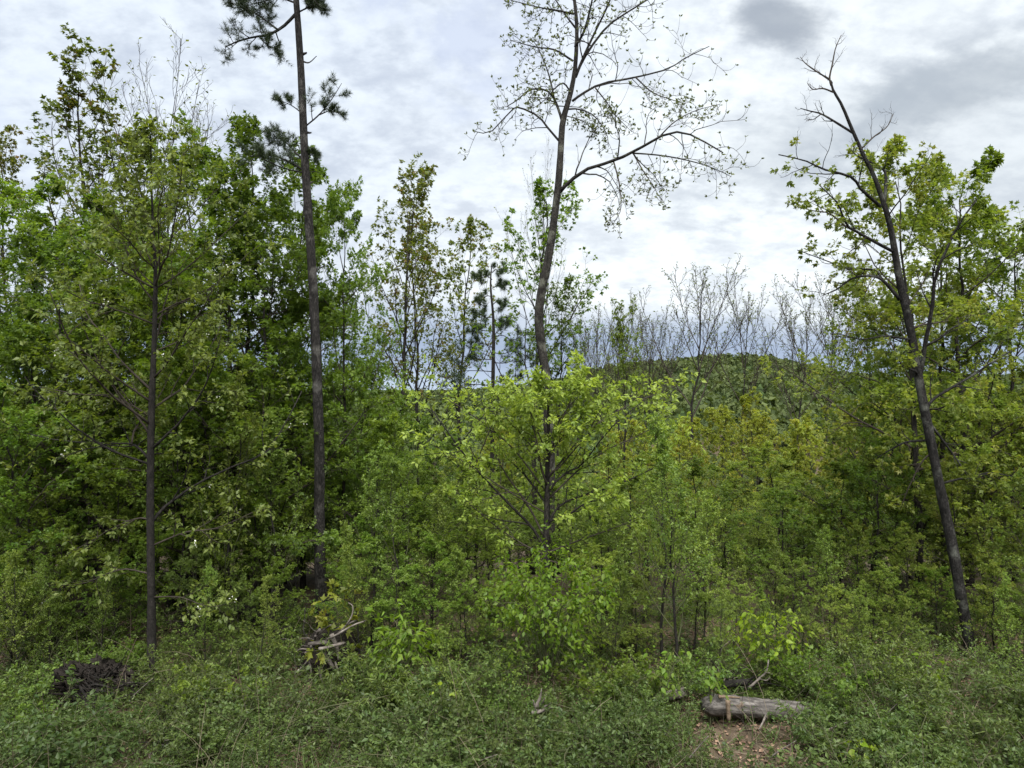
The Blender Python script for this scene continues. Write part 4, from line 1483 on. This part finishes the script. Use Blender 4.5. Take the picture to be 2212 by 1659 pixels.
def big_leaf_plant(label, seed, px, Y, base_py, w_px, h_px, nleaf, size, shape='broad', stems=4, extra=0, mat='bright'):
    rng = np.random.default_rng(seed)
    x = GX(px, Y)
    gz = float(ground_h(x, Y))
    zb = max(gz, CAMZ + (829.5 - base_py) / F * Y)
    hw, h = 0.5 * w_px / F * Y, h_px / F * Y
    t = empty('large_leaved_bush', (x, Y, gz))
    tag(t, label, 'bush')
    S = []
    for s in range(stems):
        a = 6.283 * s / stems + rng.uniform(-0.4, 0.4)
        rr = hw * rng.uniform(0.3, 0.85)
        topz = (zb - gz) + h * rng.uniform(0.7, 1.0) * (1 - 0.35 * rr / max(hw, 1e-3))
        pts = [(0.03 * math.cos(a), 0.03 * math.sin(a), -0.05), (rr * 0.35 * math.cos(a), rr * 0.35 * math.sin(a), topz * 0.5),
               (rr * 0.75 * math.cos(a), rr * 0.75 * math.sin(a), topz * 0.9), (rr * 1.1 * math.cos(a), rr * 1.1 * math.sin(a), topz * 0.98)]
        S.append(catmull(np.array(pts), 12))
    S = np.array(S)
    R = np.broadcast_to(np.linspace(0.010, 0.004, 12), (stems, 12))
    P2, R2, i2, _ = grow(S, R, 8, rng, t0=0.2, t1=1.0, ang=62, L=0.40, taperL=0.4, trop=-0.1, wander=0.1, N=6, rmin=0.003)
    for s in range(stems):
        g = Geo()
        tubes(g, S[s:s + 1], R[s:s + 1], 5)
        tubes(g, P2[i2 == s], R2[i2 == s], 3, cap=False)
        part('stem', g.mesh('stem', M['stem_green'], True), t)
    PP = np.concatenate([sample(P2, np.repeat(np.arange(len(P2)), 1), np.full(len(P2), f))[0] for f in (0.25, 0.4, 0.55, 0.7, 0.85, 1.0)])
    TT = np.concatenate([sample(P2, np.arange(len(P2)), np.full(len(P2), f))[1] for f in (0.25, 0.4, 0.55, 0.7, 0.85, 1.0)])
    if extra:
        g = Geo()
        k_ = rng.integers(0, len(PP), extra)
        pe = PP[k_] + rng.normal(0, 0.05, (extra, 3))
        de = nrm(TT[k_] * 0.5 + rng.normal(0, 0.6, (extra, 3)) + np.array([0, 0, -0.5]))
        put_leaves(g, OVATE, pe, de, np.array([0, 0, 1.0]) + rng.normal(0, 0.4, (extra, 3)), size * rng.uniform(0.6, 1.1, extra), rng.random(extra), 1.1)
        part('foliage', g.mesh('foliage', M[mat]), t, 'stuff')
    pick = rng.choice(len(PP), nleaf, replace=nleaf > len(PP))
    for i in pick:
        p = PP[i] + rng.normal(0, 0.02, 3)
        side = nrm(np.cross(TT[i], np.array([0, 0, 1.0])) + 1e-6) * (1 if rng.random() < 0.5 else -1)
        d = nrm(TT[i] * 0.5 + side * rng.uniform(0.3, 1.0) + np.array([0, 0, -rng.uniform(0.25, 0.9)]))
        up = np.array([0, 0, 1.0]) + rng.normal(0, 0.35, 3)
        yv = nrm(np.cross(up, d))
        zv = np.cross(d, yv)
        o = bpy.data.objects.new('leaf', LEAFM[(shape, mat)])
        COL.objects.link(o)
        o.parent = t
        s = size * rng.uniform(0.65, 1.25)
        from mathutils import Matrix
        o.matrix_local = Matrix(((d[0] * s, yv[0] * s, zv[0] * s, p[0]), (d[1] * s, yv[1] * s, zv[1] * s, p[1]), (d[2] * s, yv[2] * s, zv[2] * s, p[2]), (0, 0, 0, 1)))
    return t


big_leaf_plant('large bright green bush with big drooping leaves below the spreading tree', 601, 1185, 11.2, 1420, 330, 250, 300, 0.088, 'broad', 18, 2600)
big_leaf_plant('vivid yellow-green bush with drooping leaves left of the leaning tree', 602, 1660, 11.4, 1420, 140, 120, 150, 0.095, 'broad', 6, 250, 'vivid')
big_leaf_plant('bright leafy shoot hanging over the left end of the weathered log', 603, 1535, 10.3, 1520, 60, 100, 60, 0.085, 'broad', 3)
big_leaf_plant('long-leaved bright green clump right of the grey root tangle', 604, 875, 11.0, 1460, 120, 150, 160, 0.13, 'long', 6, 200)
big_leaf_plant('small bright leafy sprig low in the middle bushes', 605, 958, 9.9, 1515, 36, 40, 18, 0.07, 'broad', 2, 0, 'vivid')
big_leaf_plant('bright yellow-green seedling beside the fallen stick at lower right', 606, 1858, 8.9, 1640, 60, 60, 36, 0.09, 'broad', 3, 0, 'vivid')
big_leaf_plant('bright leafy clump under the slender pair of saplings', 607, 1425, 10.6, 1480, 130, 70, 90, 0.085, 'broad', 4)
big_leaf_plant('bright leafy clump at the foot of the leaning tree', 608, 1990, 10.8, 1470, 110, 60, 60, 0.09, 'broad', 4)

# young maple with yellow leaves beside the root tangle
rng = np.random.default_rng(640)
P, R = auto_trunk(rng, 1.35, 0.012, lean=0.15, wig=0.03, N=12)
pm = build_tree('young_maple', 641, P, R, dict(n=8, t0=0.3, t1=1.0, ang=60, absL=0.38, trop=0.0, wander=0.08, rmin=0.003),
                dict(n=3, t0=0.3, t1=1.0, ang=45, L=0.5, rmin=0.002, trop=-0.1), None,
                leaf=[dict(level=2, n=5, shape=MAPLE, size=0.10, droop=0.6, petiole=0.03), dict(level=1, n=4, shape=MAPLE, size=0.10, droop=0.6, petiole=0.03)],
                leafmat='yellow', twig='stem_green', bark='stem_green', split_limbs=False, trunk_sides=5)
x_, y_ = GX(752, 11.6), 11.6
place('young_maple', pm, (x_, y_, float(ground_h(x_, y_)) + 0.0), 'small yellow-leaved maple growing beside the grey root tangle', 'sapling', sc=1.0)

# ---- ferns at the left edge
def fern(label, px, Y, seed):
    rng = np.random.default_rng(seed)
    x = GX(px, Y)
    t = empty('fern', (x, Y, float(ground_h(x, Y))))
    tag(t, label, 'fern', 'ferns among the low bushes')
    for f in range(8):
        a = 6.283 * f / 8 + rng.uniform(-0.3, 0.3)
        P = wiggle_f(rng, a, rng.uniform(0.4, 0.65))
        g = Geo()
        tubes(g, P[None], np.linspace(0.005, 0.0015, 14)[None], 3, cap=False)
        T = tangents(P[None])[0]
        k_ = np.repeat(np.arange(2, 14), 2)
        sgn = np.tile([1.0, -1.0], 12)
        side = nrm(np.cross(T[k_], np.array([0, 0, 1.0])))
        ln = 0.13 * np.interp(k_, [2, 5, 13], [0.6, 1.0, 0.2])
        put_leaves(g, NARROW, P[k_], side * sgn[:, None] + T[k_] * 0.35, np.array([0, 0, 1.0]) + rng.normal(0, 0.15, (24, 3)), ln, rng.random(24), 1.3)
        part('frond', g.mesh('frond', M['herb']), t)


def wiggle_f(rng, a, ln):
    P = np.zeros((14, 3))
    d = nrm(np.array([math.cos(a) * 0.6, math.sin(a) * 0.6, 1.0]))
    for i in range(1, 14):
        d = nrm(d + np.array([math.cos(a) * 0.06, math.sin(a) * 0.06, -0.12]))
        P[i] = P[i - 1] + d * ln / 13
    return P


for i, (px, Y, wh) in enumerate([(60, 10.2, 'at the left edge'), (110, 9.4, 'near the bottom left corner'), (560, 9.6, 'left below the grey root tangle'), (1260, 9.7, 'right of the splintered stump'),
                                 (2050, 9.5, 'in the bushes before the leaning tree'), (300, 10.2, 'just right of the dark root plate')]):
    fern('green fern with arching fronds ' + wh, px, Y, 660 + i)

# ================================================================== dead wood on the ground
def blob(seed, rad, n=24, m=16, amp=0.25):
    rng = np.random.default_rng(seed)
    th = np.linspace(0, np.pi, m)
    ph = np.arange(n) / n * 2 * np.pi
    T, Ph = np.meshgrid(th, ph, indexing='ij')
    d = np.stack([np.sin(T) * np.cos(Ph), np.sin(T) * np.sin(Ph), np.cos(T)], -1)
    k = rng.normal(0, 1, (14, 3)) * np.array([2.2, 2.2, 2.2])
    ph0 = rng.random(14) * 6.283
    a = amp * rng.normal(0.3, 0.3, 14)
    disp = 1 + (np.sin(d @ k.T * 1.6 + ph0) * a).sum(-1) * 0.6 + rng.normal(0, 0.03, T.shape)
    disp[0], disp[-1] = disp[0].mean(), disp[-1].mean()
    V = (d * disp[..., None] * np.array(rad)).reshape(-1, 3)
    i = np.arange(m - 1)[:, None] * n
    j = np.arange(n)[None, :]
    q = np.stack([i + j, i + n + j, i + n + (j + 1) % n, i + (j + 1) % n], -1).reshape(-1, 4)
    return V, q


def wiggle(rng, p0, d0, ln, N=10, wander=0.2, trop=(0, 0, 0)):
    P = np.empty((N, 3))
    P[0] = p0
    d = nrm(np.asarray(d0, float))
    for i in range(1, N):
        d = nrm(d + rng.normal(0, wander, 3) + np.asarray(trop))
        P[i] = P[i - 1] + d * ln / (N - 1)
    return P


# dark uprooted stump on the left
Yr = 10.9
c = W(212, 1488, Yr)
t = empty('uprooted_stump', (c[0], c[1], float(ground_h(c[0], c[1]))))
tag(t, 'dark uprooted root plate lying among bushes at lower left', 'stump')
rng = np.random.default_rng(701)
lc = np.array([0, 0, c[2] - t.location[2]])
V, q = blob(702, (0.42, 0.27, 0.27), 80, 54, 0.5)
V = V + rng.normal(0, 0.022, V.shape)
ca, sa = math.cos(0.5), math.sin(0.5)
V = V @ np.array([[ca, 0, -sa], [0, 1, 0], [sa, 0, ca]])
g = Geo()
g.add(V + lc, q)
part('root_plate', g.mesh('root_plate', M['soil'], False), t)
for i in range(40):
    a = rng.uniform(0, 6.283)
    p0 = lc + np.array([math.cos(a) * 0.32, -0.1 + rng.uniform(-0.15, 0.1), math.sin(a) * 0.24])
    d = np.array([math.cos(a) + 0.35, -0.35, math.sin(a) * 0.9 - 0.1])
    P = wiggle(rng, p0, d, rng.uniform(0.35, 0.8), 9, 0.2, (0.03, 0, -0.04))
    g = Geo()
    tubes(g, P[None], np.linspace(rng.uniform(0.008, 0.022), 0.003, 9)[None], 5, rough=0.1, rng=rng)
    part('root', g.mesh('root', M['soil'] if i % 3 else M['bark_dark'], True), t)
for i in range(240):
    a = rng.uniform(0, 6.283)
    rr_ = math.sqrt(rng.random())
    p0 = lc + np.array([math.cos(a) * 0.42 * rr_, -0.34 * math.sqrt(max(0.02, 1 - rr_ ** 2)) - 0.01, math.sin(a) * 0.30 * rr_ - 0.10 * math.cos(a) * rr_])
    P = wiggle(rng, p0, (0.9, -0.25, -0.55 + rng.normal(0, 0.3)), rng.uniform(0.12, 0.42), 7, 0.12, (0.03, 0, -0.05))
    g = Geo()
    tubes(g, P[None], np.linspace(rng.uniform(0.003, 0.009), 0.002, 7)[None], 4)
    part('root_fibre', g.mesh('root_fibre', M['soil'] if i % 2 else M['bark_brown'], True), t)
for i in range(10):      # ragged bark slabs
    P = wiggle(rng, lc + np.array([-0.25 + 0.06 * i, -0.24, 0.20 - 0.03 * i + rng.normal(0, 0.05)]), (0.8, -0.25, -0.45 + rng.normal(0, 0.25)), 0.45, 8, 0.08)
    g = Geo()
    tubes(g, P[None], np.interp(np.linspace(0, 1, 8), [0, 0.4, 1], [0.012, 0.020, 0.004])[None], 6, rough=0.3, rng=rng)
    part('bark_slab', g.mesh('bark_slab', M['bark_brown'], True), t)

# grey tangle of roots at the pine
Yt = 12.0
c = W(700, 1420, Yt)
gz = float(ground_h(c[0], c[1]))
t = empty('root_tangle', (c[0], c[1], gz))
tag(t, 'grey tangle of bare roots and broken branches at the foot of the pine', 'stump')
rng = np.random.default_rng(711)
V, q = blob(712, (0.40, 0.30, 0.42), 36, 24, 0.3)
g = Geo()
g.add(V + np.array([0.08, 0.1, 0.22]), q)
part('root_plate', g.mesh('root_plate', M['soil'], True), t)


def local(px, py, Y=Yt):
    return W(px, py, Y) - np.array([c[0], c[1], gz])


roots = [([(668, 1392), (700, 1388), (722, 1392), (744, 1388)], 8), ([(690, 1402), (712, 1398), (732, 1392), (746, 1389)], 7),
         ([(672, 1396), (668, 1420), (655, 1440), (648, 1462)], 4), ([(660, 1410), (668, 1430), (672, 1452), (666, 1475)], 4),
         ([(700, 1412), (712, 1430), (722, 1446)], 9), ([(716, 1370), (728, 1400), (732, 1425)], 8), ([(690, 1360), (680, 1380), (690, 1396)], 5),
         ([(640, 1408), (652, 1402), (668, 1404)], 3), ([(735, 1365), (752, 1348), (775, 1338)], 4), ([(748, 1350), (760, 1330), (762, 1310), (752, 1302)], 3),
         ([(690, 1440), (694, 1465), (702, 1486)], 6), ([(700, 1385), (730, 1370), (760, 1352), (792, 1340)], 4), ([(680, 1375), (700, 1360), (715, 1350)], 4),
         ([(735, 1490), (742, 1460), (750, 1440)], 4), ([(740, 1480), (730, 1450), (724, 1430)], 5), ([(655, 1440), (640, 1452), (630, 1470)], 3)]
for i, (pts, w) in enumerate(roots):
    P = catmull(np.array([local(a, b, Yt - 0.46 + rng.uniform(-0.18, 0.12)) for a, b in pts]), 10)
    g = Geo()
    tubes(g, P[None], px_r(np.linspace(w * 1.25, w * 0.7, 10), Yt)[None], 7, rough=0.12, rng=rng)
    part('root', g.mesh('root', M['deadwood'] if i % 2 else M['greywood'], True), t)
for i in range(70):
    a = rng.uniform(0, 6.283)
    p0 = np.array([0.08 + math.cos(a) * 0.25, -0.12, 0.28 + math.sin(a) * 0.25])
    P = wiggle(rng, p0, (math.cos(a), -0.35 + rng.uniform(-0.3, 0.3), math.sin(a) * 0.8), rng.uniform(0.35, 0.95), 11, 0.3, (0, 0, -0.06))
    g = Geo()
    tubes(g, P[None], np.linspace(rng.uniform(0.005, 0.014), 0.003, 11)[None], 5, rough=0.1, rng=rng)
    part('root', g.mesh('root', M['greywood'] if i % 2 else M['bark_brown'], True), t)


def log_obj(name, label, a, b, r0, r1, mat, cat='log', seed=0, rough=0.05, N=22, bend=0.03, sides=18, parent=None, broken=0.0):
    """a log along local +X"""
    rng = np.random.default_rng(seed)
    a, b = np.asarray(a, float), np.asarray(b, float)
    ln = np.linalg.norm(b - a)
    P = np.zeros((N, 3))
    P[:, 0] = np.linspace(0, ln, N)
    P[:, 1] = bend * np.sin(np.linspace(0, 3, N)) * ln * 0.3
    P[:, 2] = bend * np.sin(np.linspace(0, 2.2, N) + 1) * ln * 0.15
    R = np.linspace(r0, r1, N) * (1 + rng.normal(0, 0.02, N))
    if broken:
        R[0] *= 0.55
        R[1] *= 0.85
    g = Geo()
    tubes(g, P[None], R[None], sides, rough=rough, rng=rng)
    me = g.mesh(name, mat, True)
    o = bpy.data.objects.new(name, me)
    COL.objects.link(o)
    d = Vector(b - a)
    o.rotation_mode = 'QUATERNION'
    o.rotation_quaternion = d.to_track_quat('X', 'Z')
    o.location = a
    if label:
        tag(o, label, cat)
    return o


# weathered log at right
YL = 10.3
la, lb = W(1518, 1522, YL), W(1950, 1556, YL + 0.5)
t = empty('fallen_log', (la[0], la[1], float(ground_h(la[0], la[1]))))
tag(t, 'weathered pale fallen log with stripped bark lying at lower right', 'log')


def attach(o, par, name):
    o.name = name
    bpy.context.view_layer.update()
    o.location = Vector(o.location) - par.location
    o.parent = par
    return o


attach(log_obj('trunk', None, la, lb, px_r(44, YL), px_r(37, YL), M['log'], seed=3, rough=0.055, N=60, bend=0.01, sides=22, broken=1), t, 'trunk')
attach(log_obj('bark_strip', None, W(1571, 1512, YL - 0.17), W(1574, 1556, YL - 0.19), px_r(11, YL), px_r(9, YL), M['rawwood'], seed=4, rough=0.12, N=7, sides=6), t, 'bark_strip')
attach(log_obj('bark_strip', None, W(1552, 1505, YL - 0.10), W(1598, 1507, YL - 0.09), px_r(8, YL), px_r(3, YL), M['rawwood'], seed=5, rough=0.2, N=9, sides=6), t, 'bark_strip')
attach(log_obj('branch_stub', None, W(1655, 1545, YL - 0.1), W(1640, 1575, YL - 0.35), px_r(6, YL), px_r(3, YL), M['deadwood'], seed=6, N=6, sides=6), t, 'branch_stub')

log_obj('broken_log', 'short dark broken log end above the weathered log', W(1562, 1480, 10.9), W(1622, 1472, 11.1), px_r(17, 11), px_r(12, 11), M['bark_brown'], seed=7, rough=0.1, broken=1)
log_obj('leaning_dead_trunk', 'brown dead trunk leaning through the saplings behind the cherry tree', W(372, 1232, 14.8), W(625, 1375, 13.8), 0.085, 0.12, M['bark_brown'], cat='dead trunk', seed=8, rough=0.05)
log_obj('dark_log', 'dark log half hidden left of the grey root tangle', W(478, 1468, 11.6), W(575, 1461, 11.6), 0.055, 0.05, M['bark_dark'], seed=9, rough=0.06)
log_obj('rotten_log', 'grey rotten log piece left of the weathered log', W(1415, 1512, 10.6), W(1478, 1494, 10.7), 0.045, 0.075, M['deadwood'], seed=10, rough=0.15)
log_obj('pale_stick', 'pale broken stick at the bottom edge near the bright seedling', W(1826, 1634, 9.05), W(1895, 1668, 8.8), 0.018, 0.040, M['deadwood'], cat='stick', seed=11, rough=0.1, N=12, sides=8)
log_obj('grey_board', 'flat grey rotten wood piece at the bottom edge in the middle', W(930, 1656, 9.0), W(1010, 1650, 9.1), 0.03, 0.02, M['deadwood'], cat='stick', seed=12, rough=0.12, N=10, sides=8)

# forked pale branch
t = empty('forked_branch', W(1622, 1490, 10.8))
tag(t, 'pale forked dead branch standing above the weathered log', 'branch')
rng = np.random.default_rng(731)
for pts, w in (([(1618, 1486), (1640, 1466), (1656, 1450), (1660, 1425)], 6), ([(1652, 1452), (1662, 1454), (1668, 1457)], 5), ([(1640, 1466), (1655, 1470), (1664, 1462)], 4)):
    P = catmull(np.array([W(a, b, 10.8) - W(1622, 1490, 10.8) for a, b in pts]), 10)
    g = Geo()
    tubes(g, P[None], px_r(np.linspace(w, w * 0.5, 10), 10.8)[None], 6, rough=0.12, rng=rng)
    part('branch', g.mesh('branch', M['deadwood'], True), t)

# bent dead stems behind the log
c0 = W(1600, 1478, 11.3)
t = empty('dead_brush', (c0[0], c0[1], float(ground_h(c0[0], c0[1]))))
tag(t, 'thin bent dead stems arching behind the weathered log', 'dead brush')
rng = np.random.default_rng(735)
for i in range(26):
    a = W(1560 + rng.uniform(-25, 60), 1490 + rng.uniform(-8, 8), 11.2 + rng.uniform(-0.3, 0.3))
    P = wiggle(rng, a - np.array(t.location), (rng.uniform(-0.3, 1.0), rng.normal(0, 0.2), rng.uniform(0.3, 0.9)), rng.uniform(0.4, 1.0), 9, 0.08, (0.05, 0, -0.14))
    g = Geo()
    tubes(g, P[None], np.linspace(rng.uniform(0.004, 0.012), 0.003, 9)[None], 5)
    part('stem', g.mesh('stem', M['deadwood'] if i % 3 == 0 else M['bark_brown'], True), t)

# thin sticks lying in the bushes
STICKS = [((35, 1605), (120, 1560), 'left of the twig pile'), ((60, 1650), (130, 1615), 'in the bottom left corner'), ((480, 1400), (500, 1470), 'upright right of the cherry trunk'),
          ((620, 1530), (700, 1500), 'below the root tangle'), ((905, 1490), (950, 1420), 'left of the splintered stump'), ((1660, 1640), (1720, 1600), 'on the bare patch'),
          ((1480, 1650), (1530, 1590), 'left of the bare patch'), ((1760, 1590), (1830, 1560), 'below the right end of the log'), ((1010, 1655), (1075, 1630), 'at the bottom edge below the middle'),
          ((1340, 1640), (1380, 1585), 'between bottom edge and rotten log'), ((1900, 1560), (1960, 1500), 'leaning right of the weathered log'), ((270, 1520), (330, 1465), 'right of the dark root plate')]
for i, (a, b, wh) in enumerate(STICKS):
    Ya = 4.45 * F / max(a[1] - 829.5, 1)
    log_obj('stick', 'thin pale dead stick ' + wh, W(*a, Ya), W(*b, Ya - 0.15), 0.011, 0.005, M['deadwood'], cat='stick', seed=50 + i, rough=0.08, N=10, bend=0.08, sides=6)

# splintered stump in the middle
c = W(1163, 1540, 9.8)
t = empty('splintered_stump', (c[0], c[1], float(ground_h(c[0], c[1]))))
tag(t, 'small splintered stump with pale upright splinter in the middle bushes', 'stump')
rng = np.random.default_rng(741)
gz = t.location[2]
for i, (a, b, r) in enumerate((((1158, 1530), (1170, 1488), 0.030), ((1160, 1535), (1150, 1512), 0.025), ((1165, 1535), (1190, 1517), 0.022), ((1172, 1520), (1180, 1500), 0.012), ((1150, 1540), (1200, 1528), 0.035))):
    p, q_ = W(*a, 9.8) - np.array(t.location), W(*b, 9.75) - np.array(t.location)
    P = np.linspace(p, q_, 7) + rng.normal(0, 0.006, (7, 3))
    g = Geo()
    tubes(g, P[None], np.linspace(r, r * 0.2, 7)[None], 5, rough=0.2, rng=rng)
    part('splinter', g.mesh('splinter', M['deadwood'], True), t)
V, q = blob(742, (0.14, 0.12, 0.16), 18, 12, 0.3)
g = Geo()
g.add(V + np.array([0.0, 0.05, 0.02]), q)
part('stump_base', g.mesh('stump_base', M['bark_brown'], True), t)

# brush pile
c = W(385, 1568, 9.6)
gz = float(ground_h(c[0], c[1]))
t = empty('brush_pile', (c[0], c[1], gz))
tag(t, 'low brown pile of dead twigs among the bushes at lower left', 'brush pile')
rng = np.random.default_rng(751)
for i in range(60):
    a = rng.uniform(0, 6.283)
    p0 = np.array([rng.normal(0, 0.13), rng.normal(0, 0.13), rng.uniform(0.02, 0.30)])
    P = wiggle(rng, p0, (math.cos(a), math.sin(a), rng.uniform(-0.3, 0.35)), rng.uniform(0.2, 0.5), 7, 0.18, (0, 0, -0.04))
    g = Geo()
    tubes(g, P[None], np.linspace(rng.uniform(0.003, 0.008), 0.002, 7)[None], 4)
    part('twig', g.mesh('twig', M['bark_brown'] if i % 3 else M['deadwood'], True), t)

# ================================================================== ground cover (uncountable)
rng = np.random.default_rng(801)


def cover(name, label, cat, n, ymin, ymax, fn, mat, half=0.74, bare=False):
    y = rng.uniform(ymin, ymax, n)
    x = rng.uniform(-half, half, n) * y
    if bare:        # the trampled patch before the log stays mostly open
        px = 1106 + F * x / y
        open_ = ((px > 1230) & (px < 1840) & (y < 9.3)) | ((px > 1500) & (px < 1820) & (y < 10.4))
        keep = ~open_ | (rng.random(n) < 0.28)
        x, y = x[keep], y[keep]
    g = Geo()
    fn(g, x, y, ground_h(x, y))
    o = part(name, g.mesh(name, M[mat]))
    tag(o, label, cat, kind='stuff')


def litter(g, x, y, z):
    n = len(x)
    up = np.array([0, 0, 1.0]) + rng.normal(0, 0.35, (n, 3))
    d = rng.normal(0, 1, (n, 3)) * np.array([1, 1, 0.25])
    put_leaves(g, OVATE, np.stack([x, y, z + rng.uniform(0.004, 0.03, n)], -1), d, up, rng.uniform(0.04, 0.085, n), rng.random(n), 1.2)


def straw(g, x, y, z):
    n = len(x)
    d = rng.normal(0, 1, (n, 3)) * np.array([1, 1, 0.0])
    d[:, 2] = np.abs(rng.normal(0.25, 0.4, n))
    put_leaves(g, NEEDLE, np.stack([x, y, z], -1), d, rng.normal(0, 1, (n, 3)), rng.uniform(0.15, 0.55, n), rng.random(n), 0.75)


def stalks(g, x, y, z):
    n = len(x)
    P = np.empty((n, 6, 3))
    P[:, 0] = np.stack([x, y, z], -1)
    d = nrm(rng.normal(0, 0.35, (n, 3)) + np.array([0, 0, 1.0]))
    ln = rng.uniform(0.4, 1.2, n)
    b = rng.normal(0, 0.13, (n, 3))
    b[:, 2] -= 0.08
    for i in range(1, 6):
        d = nrm(d + b)
        P[:, i] = P[:, i - 1] + d * (ln / 5)[:, None]
    tubes(g, P, np.broadcast_to(np.linspace(0.0042, 0.0018, 6), (n, 6)), 3, tint=rng.random(n), cap=False)


def herbs(g, x, y, z):
    """small upright herbs: a stem's worth of leaves each"""
    n = len(x)
    k = 11
    h = rng.uniform(0.12, 0.38, n)
    idx = np.repeat(np.arange(n), k)
    t_ = np.tile(np.linspace(0.15, 1, k), n)
    lean = rng.normal(0, 0.18, (n, 2))
    p = np.stack([x[idx] + lean[idx, 0] * h[idx] * t_, y[idx] + lean[idx, 1] * h[idx] * t_, z[idx] + h[idx] * t_], -1)
    a = rng.random(n * k) * 6.283
    d = np.stack([np.cos(a), np.sin(a), rng.uniform(-0.1, 0.7, n * k)], -1)
    sh = rng.random(n)
    tint = np.clip(sh[idx] * 0.6 + rng.random(n * k) * 0.4, 0, 1)
    up = np.array([0, 0, 1.0]) + rng.normal(0, 0.4, (n * k, 3))
    sz = rng.uniform(0.035, 0.075, n * k) * (1.1 - 0.4 * t_)
    nar = sh[idx] < 0.45
    put_leaves(g, NARROW, p[nar], d[nar], up[nar], sz[nar] * 1.35, tint[nar])
    put_leaves(g, OVATE, p[~nar], d[~nar], up[~nar], sz[~nar], tint[~nar])


def grass(g, x, y, z):
    n = len(x)
    d = rng.normal(0, 0.45, (n, 3))
    d[:, 2] = 1.0
    up = rng.normal(0, 1, (n, 3))
    put_leaves(g, BLADE, np.stack([x, y, z], -1), d, up, rng.uniform(0.12, 0.42, n), rng.random(n), 0.55)


cover('leaf_litter', 'brown dead leaves scattered over the ground at the forest edge', 'leaf litter', 22000, 7.0, 14.0, litter, 'litter')
cover('dry_grass', 'pale dry straw lying over the ground at the forest edge', 'dry grass', 8000, 7.0, 12.5, straw, 'straw')
cover('dry_stalks', 'thin pale dead stalks standing among the low bushes', 'dead stalks', 380, 7.8, 12.8, stalks, 'straw')
cover('herbs', 'small green herbs covering the ground between the bushes', 'herbs', 7500, 7.2, 15.0, herbs, 'herb', bare=True)
cover('grass', 'thin green grass between the low bushes', 'grass', 7000, 7.2, 13.0, grass, 'herb', bare=True)
cover('brambles', 'thin dark stems of brambles among the low bushes', 'brambles', 260, 8.0, 13.0, stalks, 'twig')
